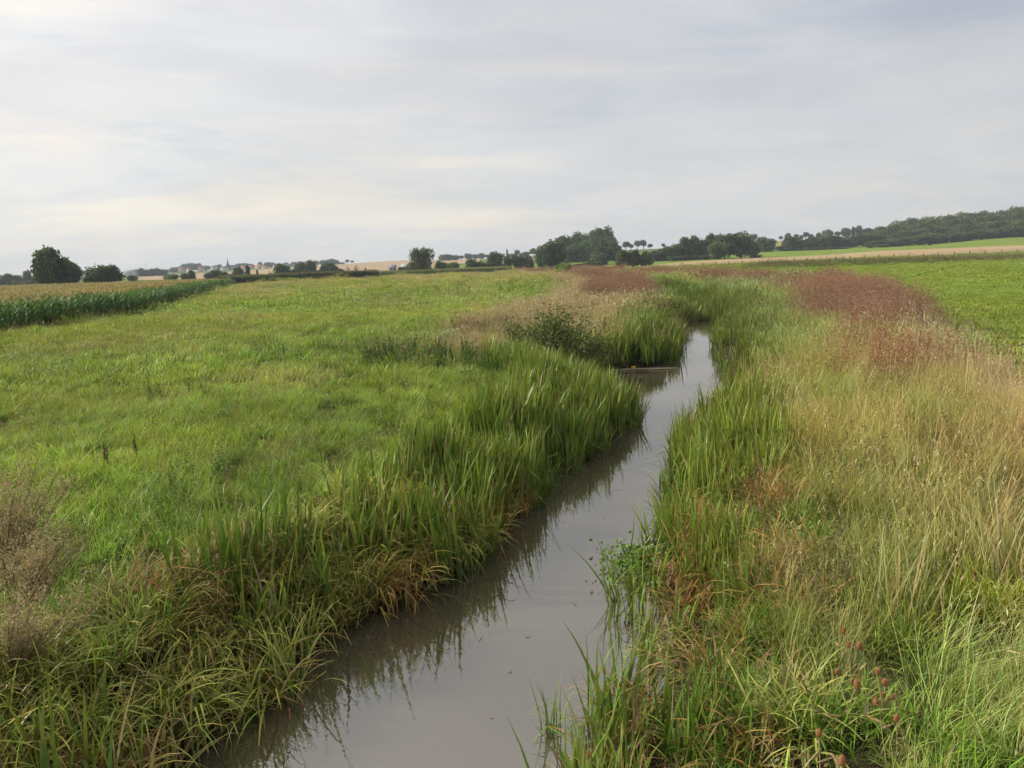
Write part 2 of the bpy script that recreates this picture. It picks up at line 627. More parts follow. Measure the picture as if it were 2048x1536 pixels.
# ------------------------------------------------------------------ the ground sheet
def build_ground():
    a1 = np.linspace(-48, 48, 520)
    a2 = np.linspace(48, 312, 67)[1:-1]
    A = np.radians(np.concatenate([a1, a2]))
    rings = [0.05]
    rr = 1.5
    while rr < 3200:
        rings.append(rr)
        rr *= 1.026 if rr > 4 else 1.12
    rings.append(3300)
    rings.append(7000)
    rings = np.array(rings)
    RR, AA = np.meshgrid(rings, A, indexing='ij')
    X = RR * np.sin(AA)
    Y = RR * np.cos(AA)
    Z = ground_z(X, Y)
    Z = np.where(RR > 5000, -2.0, Z)
    n, m = X.shape
    V = np.stack([X, Y, Z], -1).reshape(-1, 3)
    i, j = np.meshgrid(np.arange(n - 1), np.arange(m), indexing='ij')
    j2 = (j + 1) % m
    F = np.stack([i * m + j, (i + 1) * m + j, (i + 1) * m + j2, i * m + j2], -1).reshape(-1, 4)
    x, y = V[:, 0], V[:, 1]
    dl, dr = xl(y) - x, x - xr(y)
    C = np.tile(np.array([0.13, 0.20, 0.030]), (len(V), 1))             # meadow turf
    pas = (x > xv(y)) & (dr > 0)
    C[pas] = (0.17, 0.24, 0.035)                                         # grazed pasture
    ver = (dr > 0) & ~pas & (y < 300)
    C[ver] = (0.13, 0.14, 0.045)
    bank = (np.maximum(dl, dr) < 2.4) & (y < 330)
    C[bank] = (0.045, 0.038, 0.022)                                       # mud and litter under the reeds
    lv = (dl > 2.0) & (dl < 10) & (y > 40) & (y < 240)
    C[lv] = (0.16, 0.12, 0.06)
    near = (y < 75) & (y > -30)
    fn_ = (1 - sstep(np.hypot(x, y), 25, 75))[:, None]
    lit = np.array([0.060, 0.062, 0.022])  # litter colour, kept dark to paint deeper shade between near blades
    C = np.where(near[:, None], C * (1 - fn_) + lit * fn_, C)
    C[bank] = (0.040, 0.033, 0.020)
    far = y > 700
    C[far] = (0.10, 0.15, 0.035)
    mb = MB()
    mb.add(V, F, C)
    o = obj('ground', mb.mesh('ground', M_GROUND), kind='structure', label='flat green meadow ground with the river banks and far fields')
    for p in o.data.polygons:
        p.use_smooth = True
    return o


build_ground()


def build_water():
    ys = np.concatenate([np.linspace(-14, 70, 170), np.linspace(72, 330, 60)])
    mb = MB()
    V = []
    for y in ys:
        a, b = xl(y) - 0.6, xr(y) + 0.6
        for k in range(7):
            V.append((a + (b - a) * k / 6, y, WATER))
    F = []
    for i in range(len(ys) - 1):
        for k in range(6):
            q = i * 7 + k
            F.append((q, q + 1, q + 8, q + 7))
    mb.add(V, F, (0.1, 0.1, 0.1))
    obj('river_water', mb.mesh('river_water', water_material()), kind='structure', label='narrow brown river reflecting the grey sky')


build_water()


def field(name, label, us, dn, df, mat, lift=0.22):
    U = np.linspace(us[0][0], us[-1][0], 60)
    D0 = np.interp(U, [q[0] for q in us], [q[1] for q in us])
    D1 = np.interp(U, [q[0] for q in us], [q[2] for q in us])
    mb = MB()
    nr = 14
    V = []
    for k, u in enumerate(U):
        a = az(u)
        for i in range(nr):
            y = D0[k] + (D1[k] - D0[k]) * i / (nr - 1)
            x = a * y
            V.append((x, y, float(ground_z(x, y)) + lift))
    F = [(k * nr + i, (k + 1) * nr + i, (k + 1) * nr + i + 1, k * nr + i + 1) for k in range(len(U) - 1) for i in range(nr - 1)]
    mb.add(V, F, (0.2, 0.2, 0.2))
    obj(name, mb.mesh(name, mat), kind='structure', label=label)


STUB = field_material('stubble', (0.36, 0.25, 0.135), (0.43, 0.32, 0.18), 10)
WHEAT = field_material('ripe_crop', (0.35, 0.255, 0.15), (0.42, 0.31, 0.185), 60)
YELL = field_material('yellow_green_crop', (0.25, 0.24, 0.06), (0.31, 0.29, 0.085), 20)
LIME = field_material('fresh_green_crop', (0.12, 0.22, 0.03), (0.16, 0.26, 0.04), 20)
PALE = field_material('pale_dry_meadow', (0.27, 0.25, 0.085), (0.33, 0.29, 0.11), 80)
field('stubble_field', 'long tan stubble field behind the wire fence', [(1285, 300, 330), (1340, 294, 372), (1500, 292, 410), (1700, 292, 420), (2500, 292, 420)], 0, 0, STUB)
field('wheat_field', 'ripe tan wheat field on the slope below the village', [(255, 560, 900), (330, 520, 1120), (480, 480, 1250), (640, 520, 1300)], 0, 0, WHEAT)
field('brown_hill_field', 'brown crop field on the low hill behind the sheds', [(636, 520, 1280), (760, 540, 1420), (840, 560, 1440), (905, 640, 1320)], 0, 0, WHEAT, 0.3)
field('ridge_crop_field', 'tan crop field on the ridge right of the tall poplar', [(900, 700, 1180), (960, 760, 1080)], 0, 0, WHEAT, 0.34)
field('yellow_field', 'yellow green field high on the slope between the trees', [(1500, 620, 880), (1600, 600, 880)], 0, 0, YELL)
field('green_slope_field', 'bright green field on the slope in front of the big tree clump', [(900, 500, 640), (1240, 470, 620)], 0, 0, LIME)
field('pale_meadow_strip', 'pale yellowish meadow strip at the far end of the left meadow', [(740, 262, 300), (860, 262, 296), (1080, 232, 296)], 0, 0, PALE, 0.06)


# ------------------------------------------------------------------ scatter by instances (stuff only)
def scatter(name, protos, P, tint, scl, idx=None, tilt=0.12, label='', category='', rz=None):
    n = len(P)
    me = bpy.data.meshes.new(name)
    me.vertices.add(n)
    me.vertices.foreach_set('co', np.asarray(P, np.float32).ravel())
    r = np.random.default_rng(n)
    rot = np.stack([r.normal(0, tilt, n), r.normal(0, tilt, n), r.random(n) * 2 * np.pi if rz is None else rz], 1)
    a = me.attributes.new('rot', 'FLOAT_VECTOR', 'POINT')
    a.data.foreach_set('vector', rot.astype(np.float32).ravel())
    a = me.attributes.new('scl', 'FLOAT_VECTOR', 'POINT')
    s = np.asarray(scl, np.float32)
    if s.ndim == 1:
        s = np.repeat(s[:, None], 3, 1)
    a.data.foreach_set('vector', s.astype(np.float32).ravel())
    a = me.attributes.new('tint', 'FLOAT_COLOR', 'POINT')
    t = np.asarray(tint, np.float32)
    a.data.foreach_set('color', np.hstack([t, np.ones((n, 1), np.float32)]).ravel())
    a = me.attributes.new('pick', 'INT', 'POINT')
    if idx is None:
        idx = r.integers(0, len(protos), n)
    a.data.foreach_set('value', np.asarray(idx, np.int32))
    o = obj(name, me, kind='stuff', label=label, category=category)
    ng = bpy.data.node_groups.new(name, 'GeometryNodeTree')
    ng.interface.new_socket('Geometry', in_out='INPUT', socket_type='NodeSocketGeometry')
    ng.interface.new_socket('Geometry', in_out='OUTPUT', socket_type='NodeSocketGeometry')
    N, Lk = ng.nodes, ng.links
    gi, go = N.new('NodeGroupInput'), N.new('NodeGroupOutput')
    iop = N.new('GeometryNodeInstanceOnPoints')
    g2i = N.new('GeometryNodeGeometryToInstance')
    for p in reversed(protos):
        oi = N.new('GeometryNodeObjectInfo')
        oi.inputs['Object'].default_value = p
        Lk.new(oi.outputs['Geometry'], g2i.inputs[0])

    def named(nm, typ):
        q = N.new('GeometryNodeInputNamedAttribute')
        q.data_type = typ
        q.inputs[0].default_value = nm
        return q.outputs['Attribute']
    e2r = N.new('FunctionNodeEulerToRotation')
    Lk.new(named('rot', 'FLOAT_VECTOR'), e2r.inputs[0])
    Lk.new(gi.outputs[0], iop.inputs['Points'])
    Lk.new(g2i.outputs[0], iop.inputs['Instance'])
    iop.inputs['Pick Instance'].default_value = True
    Lk.new(named('pick', 'INT'), iop.inputs['Instance Index'])
    Lk.new(e2r.outputs[0], iop.inputs['Rotation'])
    Lk.new(named('scl', 'FLOAT_VECTOR'), iop.inputs['Scale'])
    Lk.new(iop.outputs[0], go.inputs[0])
    md = o.modifiers.new('scatter', 'NODES')
    md.node_group = ng
    return o


def proto(name, fn, count, mat, seed):
    out = []
    for k in range(count):
        mb = MB()
        fn(mb, np.random.default_rng(seed * 50 + k), k)
        out.append(bpy.data.objects.new(name, mb.mesh(name, mat)))
    return out


def wedge(y0, y1, per_m2, r, side=None):
    """random ground points in the view wedge between two distances (a little wider than the picture)"""
    k = 0.80
    area = k * (y1 * y1 - y0 * y0) + 6 * (y1 - y0)
    n = int(area * per_m2)
    y = np.sqrt(r.random(n) * (y1 * y1 - y0 * y0) + y0 * y0) if y0 > 0 else y1 * np.sqrt(r.random(n))
    x = (r.random(n) * 2 - 1) * (k * y + 3)
    return x, y


GREEN = np.array([0.135, 0.215, 0.024])


# --- clump shapes
def c_meadow(n, rad, h, wid, segs=4, seed_heads=0.0):
    def fn(mb, r, k):
        blades(mb, r, n, rad, h, wid, (0.05, 0.6), (0.5, 1.9), segs, (0.115, 0.19, 0.022), (0.385, 0.50, 0.065), cvar=0.16, dead=0.05, deadc=(0.36, 0.30, 0.13), aim=(0.4, 0.45))  # blade feet darker: dead sheath colour plus painted shade low in the sward
        if seed_heads:
            tips, _ = blades(mb, r, int(n * seed_heads), rad, (h[1] * 0.9, h[1] * 1.5), wid * 0.4, (0.02, 0.3), (0.2, 0.9), segs, (0.26, 0.26, 0.08), (0.40, 0.32, 0.16), cvar=0.12)
            flakes(mb, r, tips, wid * 0.8, (0.36, 0.31, 0.14), 0.15, 1.5, 7.0)
    return fn


def c_pasture(n, rad, h, wid):
    def fn(mb, r, k):
        blades(mb, r, n, rad, h, wid, (0.05, 0.7), (0.4, 1.4), 3, (0.155, 0.225, 0.024), (0.315, 0.40, 0.05), cvar=0.14, dead=0.03)
    return fn


def c_reed(n, rad, h, wid, segs=6, kink=0.12, dead=0.08, bend=(0.05, 0.75), col=(0.058, 0.108, 0.016), tip=(0.225, 0.30, 0.048), th=(0.0, 0.2)):  # base colour darkened to paint shade low among the reeds
    def fn(mb, r, k):
        blades(mb, r, n, rad, h, wid, th, bend, segs, col, tip, kink=kink, cvar=0.17, dead=dead, deadc=(0.33, 0.26, 0.12), shape=0.35)
        m = max(3, n // 5)
        blades(mb, r, m, rad * 0.9, (h[0] * 0.35, h[0] * 0.8), wid * 0.8, (0.1, 0.9), (0.4, 1.6), segs - 1, (0.13, 0.075, 0.032), (0.22, 0.15, 0.07), kink=0.3, cvar=0.25)
    return fn


def c_sedge(n, rad, h, wid):
    def fn(mb, r, k):
        blades(mb, r, n, rad, h, wid, (0.1, 0.7), (0.8, 2.0), 6, (0.085, 0.135, 0.018), (0.47, 0.445, 0.105), kink=0.22, cvar=0.2, dead=0.14, deadc=(0.30, 0.20, 0.09), aim=(0.1, 0.45), shape=0.33)  # tip colour brightened to paint sunlit tops on the bank
        blades(mb, r, n // 3, rad, (h[0] * 0.4, h[1] * 0.6), wid * 0.8, (0.2, 1.2), (0.4, 1.6), 4, (0.10, 0.05, 0.024), (0.19, 0.10, 0.05), kink=0.4, cvar=0.3)
    return fn


def c_lush(n, rad, h, wid):
    def fn(mb, r, k):
        blades(mb, r, n, rad, h, wid, (0.02, 0.55), (0.5, 1.9), 5, (0.072, 0.125, 0.018), (0.27, 0.36, 0.05), cvar=0.16, dead=0.06, deadc=(0.35, 0.29, 0.13), aim=(0.2, 0.3), shape=0.4)
    return fn


def c_dry(n, rad, h, wid, heads=1.0, segs=4):
    def fn(mb, r, k):
        tips, _ = blades(mb, r, n, rad, h, wid, (0.02, 0.36), (0.1, 1.1), segs, tuss=0.4, col=(0.17, 0.18, 0.045), tip=(0.55, 0.49, 0.18), cvar=0.2, aim=(0.3, 0.5))
        pts = np.concatenate([tips + np.array([0, 0, -0.02]) + r.normal(0, wid * 1.6, tips.shape) for _ in range(2)])
        keep = r.random(len(pts)) < heads
        flakes(mb, r, pts[keep], wid * 1.15, (0.44, 0.38, 0.18), 0.12, 2.4, 9.0)
        blades(mb, r, int(n * 0.9), rad, (h[0] * 0.35, h[0] * 0.95), wid * 1.6, (0.05, 0.8), (0.3, 1.7), segs, (0.12, 0.155, 0.028), (0.40, 0.41, 0.085), cvar=0.22, dead=0.16, deadc=(0.42, 0.34, 0.15))
    return fn


def c_red(n, rad, h, wid, gran=14, gs=0.018):
    def fn(mb, r, k):
        tips, bp = blades(mb, r, n, rad, h, wid, (0.0, 0.22), (0.05, 0.4), 3, (0.24, 0.20, 0.09), (0.33, 0.19, 0.125), cvar=0.2, aim=(0.3, 0.3))
        t = r.uniform(0.55, 1.0, (n, gran, 1))
        pts = bp[:, None] * (1 - t) + tips[:, None] * t + r.normal(0, gs * 1.5, (n, gran, 3))
        flakes(mb, r, pts.reshape(-1, 3), gs, (0.275, 0.160, 0.110), 0.25, 1.5, 2.2)
        blades(mb, r, n, rad, (h[0] * 0.4, h[0] * 0.95), wid * 1.4, (0.05, 0.7), (0.3, 1.5), 3, (0.17, 0.17, 0.05), (0.40, 0.31, 0.16), cvar=0.2)
    return fn


def c_tan(n, rad, h, wid):
    def fn(mb, r, k):
        tips, _ = blades(mb, r, n, rad, h, wid, (0.05, 0.6), (0.3, 1.3), 4, (0.23, 0.19, 0.08), (0.43, 0.34, 0.18), cvar=0.15, aim=(0.2, 0.6))
        flakes(mb, r, tips, wid * 2.2, (0.43, 0.345, 0.20), 0.15, 0.5, 4.0)
    return fn


def c_forb(n, h, col, leaf, per, fl=None):
    """weed: upright stems with many small leaves"""
    def fn(mb, r, k):
        tips, bp = blades(mb, r, n, 0.22, h, 0.008, (0.0, 0.35), (0.0, 0.4), 4, (0.12, 0.13, 0.04), cvar=0.2)
        t = r.uniform(0.12, 1.0, (n, per, 1))
        pts = bp[:, None] * (1 - t) + tips[:, None] * t + r.normal(0, 1, (n, per, 3)) * 0.036 * (1.2 - t)
        flakes(mb, r, pts.reshape(-1, 3), leaf, col, 0.22, 0.1, 2.2)
        if fl:
            pts = tips[:, None] + r.normal(0, 0.035, (n, 14, 3))
            flakes(mb, r, pts.reshape(-1, 3), leaf * 0.7, fl, 0.15, 0.2, 1.2)
    return fn


def c_stalk(n, h):
    """loose bunch of bleached stalks with narrow seed heads"""
    def fn(mb, r, k):
        tips, bp = blades(mb, r, n, 0.25, h, 0.009, (0.0, 0.35), (0.0, 0.7), 4, (0.34, 0.30, 0.14), (0.58, 0.50, 0.30), cvar=0.15, shape=0.2)
        m = 9
        t = r.uniform(0.86, 1.03, (n, m, 1))
        pts = bp[:, None] * (1 - t) + tips[:, None] * t + r.normal(0, 0.008, (n, m, 3))
        flakes(mb, r, pts.reshape(-1, 3), 0.009, (0.60, 0.51, 0.32), 0.12, 2.0, 4.0)
    return fn


def c_maize(plants, rad, tassel=True):
    def fn(mb, r, k):
        for q in range(plants):
            b = np.array([r.uniform(-rad, rad), r.uniform(-rad, rad), 0]) if plants > 1 else np.zeros(3)
            H = r.uniform(1.55, 1.85)
            tube(mb, [b, b + (0, 0, H * 0.5), b + (0.02, 0, H)], [0.014, 0.012, 0.006], (0.09, 0.14, 0.03), 4)
            m = 10
            zz = np.linspace(0.15, 0.95, m) * H
            bp = np.stack([np.full(m, b[0]), np.full(m, b[1]), zz], 1)
            a0 = r.random() * 6.28
            az0 = a0 + np.pi * np.arange(m) + r.normal(0, 0.35, m)
            blades(mb, r, m, 0, (0.55, 0.85), 0.085, (0.35, 0.7), (1.0, 1.9), 5, (0.045, 0.108, 0.020), (0.105, 0.19, 0.04), base_pts=bp, az0=az0, cvar=0.22, shape=0.4)
            if tassel:
                bp = np.tile(b + np.array([0.02, 0, H]), (8, 1))
                blades(mb, r, 8, 0, (0.24, 0.42), 0.028, (0.05, 0.6), (0.0, 0.5), 3, (0.42, 0.32, 0.14), (0.52, 0.38, 0.19), base_pts=bp, cvar=0.12, shape=0.3)
    return fn


PR = dict(
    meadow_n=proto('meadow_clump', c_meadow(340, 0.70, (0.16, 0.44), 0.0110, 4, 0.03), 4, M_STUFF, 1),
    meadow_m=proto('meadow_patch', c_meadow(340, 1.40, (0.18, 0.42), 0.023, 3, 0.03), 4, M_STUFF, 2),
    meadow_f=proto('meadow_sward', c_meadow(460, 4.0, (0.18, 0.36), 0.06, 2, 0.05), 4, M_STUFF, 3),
    past_n=proto('pasture_patch', c_pasture(380, 1.5, (0.07, 0.18), 0.026), 3, M_STUFF, 4),
    past_f=proto('pasture_sward', c_pasture(480, 4.5, (0.08, 0.17), 0.085), 3, M_STUFF, 5),
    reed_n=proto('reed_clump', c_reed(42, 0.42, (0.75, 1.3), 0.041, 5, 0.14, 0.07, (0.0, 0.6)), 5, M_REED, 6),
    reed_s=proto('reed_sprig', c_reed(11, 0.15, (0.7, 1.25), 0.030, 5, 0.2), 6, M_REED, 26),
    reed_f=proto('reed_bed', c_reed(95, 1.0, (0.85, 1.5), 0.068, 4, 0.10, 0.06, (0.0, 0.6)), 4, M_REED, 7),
    sedge=proto('sedge_clump', c_sedge(60, 0.42, (0.65, 1.15), 0.023), 5, M_REED, 8),
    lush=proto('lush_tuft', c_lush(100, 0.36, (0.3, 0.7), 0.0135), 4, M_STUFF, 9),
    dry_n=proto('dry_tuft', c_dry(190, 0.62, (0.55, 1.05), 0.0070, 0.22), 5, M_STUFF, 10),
    dry_m=proto('dry_patch', c_dry(230, 1.25, (0.55, 1.0), 0.015, 0.18, 3), 4, M_STUFF, 11),
    dry_f=proto('dry_sward', c_dry(260, 3.2, (0.55, 0.95), 0.046, 0.3, 2), 4, M_STUFF, 12),
    red_n=proto('sorrel_tuft', c_red(140, 1.05, (0.7, 1.3), 0.012, 16, 0.021), 4, M_STUFF, 13),
    red_f=proto('sorrel_sward', c_red(200, 3.0, (0.7, 1.3), 0.03, 11, 0.06), 4, M_STUFF, 14),
    tan_n=proto('tan_tuft', c_tan(210, 1.1, (0.4, 0.85), 0.017), 3, M_STUFF, 15),
    tan_f=proto('tan_sward', c_tan(210, 2.6, (0.4, 0.8), 0.04), 3, M_STUFF, 16),
    forb=proto('weed_clump', c_forb(9, (0.4, 0.9), (0.095, 0.155, 0.032), 0.030, 46), 4, M_STUFF, 17),
    forb_d=proto('seedy_weed', c_forb(7, (0.5, 1.0), (0.17, 0.125, 0.06), 0.014, 60), 3, M_STUFF, 18),
    stalk=proto('seed_stalk', c_stalk(9, (0.85, 1.3)), 5, M_STUFF, 27),
    maize=proto('maize_plant', c_maize(1, 0), 4, M_STUFF, 19),
    maize_e=proto('maize_edge_plant', c_maize(1, 0, False), 4, M_STUFF, 23),
    maize_c=proto('maize_block', c_maize(7, 0.9), 3, M_STUFF, 20),
    maize_b=proto('maize_stand', c_maize(22, 1.8), 3, M_STUFF, 21),
    ditch=proto('ditch_sward', c_dry(70, 1.4, (0.55, 0.95), 0.04, 0.3, 2), 3, M_STUFF, 22),
)


def pts3(x, y, dz=0.0):
    return np.stack([x, y, ground_z(x, y) + dz], 1)


def mtint(x, y, r, amp=0.22, warm=0.25):
    """patchy growth: greener and yellower places, real colour differences of the sward"""
    a = 0.55 * vnoise(x, y, 9.0, 5) + 0.45 * vnoise(x, y, 2.2, 6)
    b = 0.6 * vnoise(x, y, 14.0, 7) + 0.4 * vnoise(x, y, 3.0, 8)
    br = 1 + amp * (a - 0.5) * 2 + 0.08 * r.normal(0, 1, len(x))
    ye = (b - 0.5) * 2 * warm
    return np.clip(np.stack([br * (1 + ye), br * (1 + 0.25 * ye), br * (1 - 0.3 * ye)], 1), 0.25, 2.2)


# ---- zone helpers (world coordinates)
def bw(y):
    return np.interp(y, [5, 10, 15, 20, 26, 28, 34], [1.8, 1.7, 1.9, 2.8, 3.6, 2.6, 1.6])


def rb(y):
    return np.interp(y, [4, 7, 10, 12, 14.5, 18, 21, 26, 40, 57], [1.3, 1.5, 1.5, 1.9, 2.5, 2.4, 2.2, 2.2, 2.9, 3.2])


MZ = np.array([on_z(u, v, 0.0)[:2] for u, v in [(-260, 730), (-100, 695), (0, 673), (140, 650), (280, 625), (360, 603), (440, 579), (478, 571)]])


def xm(y):                                    # edge of the maize field
    return np.interp(y, MZ[:, 1], MZ[:, 0])


MZ_Y0, MZ_Y1 = MZ[0, 1], 222.0


def in_maize(x, y):
    return (x < xm(y)) & (y > MZ_Y0 - 2) & (y < MZ_Y1)


# the little side lobes where the bay opens into the left reed bed stay open water
def land(x, y, d0=-0.1):
    return np.maximum(xl(y) - x, x - xr(y)) > d0


# ---------------- left meadow
def left_zone(x, y):
    return xl(y) - x


def build_meadow():
    r = np.random.default_rng(21)
    # near and middle
    for nm, y0, y1, dens, pr, lab in (('meadow_grass', 3.4, 24, 2.7, 'meadow_n', 'rough lush green meadow grass on the near left bank'),
                                      ('meadow_grass', 24, 62, 0.95, 'meadow_m', 'green meadow grass across the middle of the left field'),
                                      ('meadow_grass', 62, 290, 0.085, 'meadow_f', 'distant pale green meadow grass in the left field')):
        x, y = wedge(y0, y1, dens, r)
        dl = left_zone(x, y)
        k = (dl > np.where(y < 34, bw(y) * 0.85, np.where(y < 60, 3.0, 7.0))) & ~in_maize(x, y)
        # the rough verge beside the river in the middle distance
        k &= ~((y > 62) & (dl < 8.5))
        x, y, dl = x[k], y[k], dl[k]
        t = mtint(x, y, r, 0.34 if y0 < 60 else 0.24, 0.22)
        s = r.uniform(0.7, 1.25, len(x)) * (0.50 + 1.0 * vnoise(x, y, 1.5 if y0 < 20 else 3.2, 9))
        if y0 < 60:
            s *= np.clip(0.85 + dl / 60, 0.85, 1.0)
        pale = (sstep(vnoise(x, y, 6.0, 44) + 0.25 * vnoise(x, y, 1.8, 45), 0.60, 0.90) * sstep(y, 11, 26))[:, None]
        t = t * (1 + pale * np.array([0.32, 0.10, 0.9])) * 1.06
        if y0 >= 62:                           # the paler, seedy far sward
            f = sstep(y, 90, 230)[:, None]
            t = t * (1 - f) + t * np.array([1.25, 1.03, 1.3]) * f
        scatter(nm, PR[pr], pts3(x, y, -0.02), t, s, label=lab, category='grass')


build_meadow()


def build_left_bank():
    r = np.random.default_rng(22)
    # upright reeds y 10.5 .. 27 with the front lobe, in shallow water and on the bank foot
    x, y = wedge(3.6, 29, 13, r)
    dl = left_zone(x, y)
    lush = sstep(y, 9.0, 12.5)
    k = (dl > 0.25) & (dl < bw(y)) & (r.random(len(x)) < 0.16 + 0.84 * lush) & (r.random(len(x)) < 0.55)
    x, y, dl = x[k], y[k], dl[k]
    t = mtint(x, y, r, 0.14, 0.16)
    s = r.uniform(0.8, 1.2, len(x))
    t = t * 0.92
    z = np.maximum(ground_z(x, y), -1.12)
    scatter('reeds', PR['reed_n'], np.stack([x, y, z], 1), t, s, tilt=0.07, label='dense upright green reeds along the left bank', category='reeds')
    # browned, bent-over sedge of the near left bank
    x, y = wedge(3.6, 16, 17, r)
    dl = left_zone(x, y)
    k = (dl > 0.22) & (dl < bw(y) * 1.1) & (r.random(len(x)) < (1 - 0.8 * sstep(y, 11.0, 16))) & (r.random(len(x)) < 0.85)
    x, y, dl = x[k], y[k], dl[k]
    t = mtint(x, y, r, 0.25, 0.30)
    z = np.maximum(ground_z(x, y), -1.12)
    br = (vnoise(x, y, 1.1, 12) > 0.56)[:, None]
    t = np.where(br, t * np.array([1.25, 0.82, 0.95]), t * np.array([1.3, 1.15, 1.0]))
    scatter('sedge', PR['sedge'], np.stack([x, y, z], 1), t, r.uniform(0.75, 1.1, len(x)) * (1.0 - 0.25 * np.clip(dl / bw(y), 0, 1)), tilt=0.2, label='bent yellow brown sedge hanging over the near left water edge', category='sedge')
    # tall lush tufts behind it
    x, y = wedge(4.5, 26, 3.2, r)
    dl = left_zone(x, y)
    k = (dl > bw(y) * 0.8) & (dl < bw(y) + 5.5) & (r.random(len(x)) < 0.75 * vnoise(x, y, 1.8, 13))
    x, y = x[k], y[k]
    scatter('tussock_grass', PR['lush'], pts3(x, y, -0.02), mtint(x, y, r, 0.2, 0.2), r.uniform(0.55, 1.0, len(x)), tilt=0.25, label='tall dark green tussocks of broad bladed grass by the left sedge', category='grass')
    # weeds in the meadow edge
    x, y = wedge(6, 60, 1.5, r)
    dl = left_zone(x, y)
    k = (dl > 2.5) & (dl < 22) & ~in_maize(x, y) & (vnoise(x, y, 3.0, 14) > 0.66)
    x, y = x[k], y[k]
    scatter('meadow_weeds', PR['forb'] + PR['forb_d'], pts3(x, y, -0.02), mtint(x, y, r, 0.2, 0.15) * 1.35, r.uniform(0.4, 0.8, len(x)), label='scattered leafy weeds standing in the left meadow', category='weeds')
    x, y = wedge(9, 60, 0.9, r)
    dl = left_zone(x, y)
    k = (dl > 3.0) & ~in_maize(x, y) & (vnoise(x, y, 3.4, 49) + 0.15 * r.normal(0, 1, len(x)) > 0.70)
    x, y = x[k], y[k]
    scatter('seeding_grass', PR['dry_n'], pts3(x, y, -0.02), mtint(x, y, r, 0.2, 0.12) * np.array([0.95, 1.0, 1.1]), r.uniform(0.42, 0.62, len(x)), tilt=0.25, label='pale seeding grass patches in the left meadow', category='grass')
    # dark docks far out in the meadow
    x = r.uniform(-10, 9, 150)
    y = r.uniform(95, 150, 150)
    k = vnoise(x, y, 9.0, 15) > 0.5
    x, y = x[k], y[k]
    scatter('far_docks', PR['forb_d'] + PR['forb'], pts3(x, y), mtint(x, y, r, 0.2, 0.1) * 0.7, r.uniform(0.8, 1.5, len(x)), label='dark seedy docks dotted across the far meadow', category='weeds')
    # rank vegetation of the left verge
    x, y = wedge(24, 62, 2.1, r)
    dl = left_zone(x, y)
    w_ = np.interp(y, [24, 28, 33, 45, 62], [5.0, 8.0, 9.5, 11.0, 10.0])
    k = (dl > 0.3) & (dl < w_ * (0.75 + 0.5 * vnoise(x, y, 2.5, 16)))
    x, y = x[k], y[k]
    q = vnoise(x, y, 3.0, 17) + 0.12 * r.normal(0, 1, len(x))
    dm = q < 0.60
    scatter('verge_grass', PR['dry_m'], pts3(x[dm], y[dm], -0.03), mtint(x[dm], y[dm], r, 0.15, 0.12) * np.array([1.0, 0.92, 1.2]), r.uniform(0.55, 0.95, dm.sum()), label='tangled straw coloured grass on the left verge by the shrub', category='grass')
    fm = q >= 0.60
    scatter('verge_weeds', PR['forb'], pts3(x[fm], y[fm], -0.03), mtint(x[fm], y[fm], r, 0.2, 0.15), r.uniform(0.7, 1.2, fm.sum()), label='dark leafy weeds on the left verge around the shrub', category='weeds')
    x = -0.4 + r.normal(0, 0.7, 5)
    y = 37.0 + r.normal(0, 1.3, 5)
    scatter('russet_sorrel', PR['red_n'], pts3(x, y, -0.02), mtint(x, y, r, 0.2, 0.1), r.uniform(0.6, 0.85, 5), label='small russet sorrel patch left of the willow shrub', category='sorrel')
    # tan grass crest, then the russet verge running away along the river
    x, y = wedge(44, 90, 1.0, r)
    dl = left_zone(x, y)
    k = (dl > 2.4) & (dl < 10.5 + 1.5 * (vnoise(x, y, 5, 18) - 0.5))
    x, y = x[k], y[k]
    ft = (y > 64 + 12 * (vnoise(x, y, 5.0, 19) - 0.5)) & (left_zone(x, y) < 8)
    rd = ft & (r.random(len(x)) < 0.75)
    scatter('tan_grass', PR['tan_n'], pts3(x[~rd], y[~rd]), mtint(x[~rd], y[~rd], r, 0.14, 0.1), r.uniform(1.0, 1.5, (~rd).sum()), label='pale tan dead grass on the crest of the left verge', category='grass')
    scatter('russet_sorrel', PR['red_n'], pts3(x[rd], y[rd]), mtint(x[rd], y[rd], r, 0.18, 0.1), r.uniform(0.9, 1.3, rd.sum()), label='russet sorrel stand on the left verge beyond the tan grass', category='sorrel')
    x, y = wedge(88, 290, 0.22, r)
    dl = left_zone(x, y)
    k = (dl > 2.0) & (dl < 10.0)
    x, y, dl = x[k], y[k], dl[k]
    rd = (dl < 4.5) & (r.random(len(x)) < 0.7)
    scatter('tan_grass', PR['tan_f'], pts3(x[~rd], y[~rd]), mtint(x[~rd], y[~rd], r, 0.14, 0.1), r.uniform(0.8, 1.2, (~rd).sum()), label='far strip of tan grass edging the left meadow', category='grass')
    scatter('russet_sorrel', PR['red_f'], pts3(x[rd], y[rd]), mtint(x[rd], y[rd], r, 0.18, 0.1), r.uniform(0.8, 1.2, rd.sum()), label='far russet sorrel strip left of the hidden river', category='sorrel')


build_left_bank()


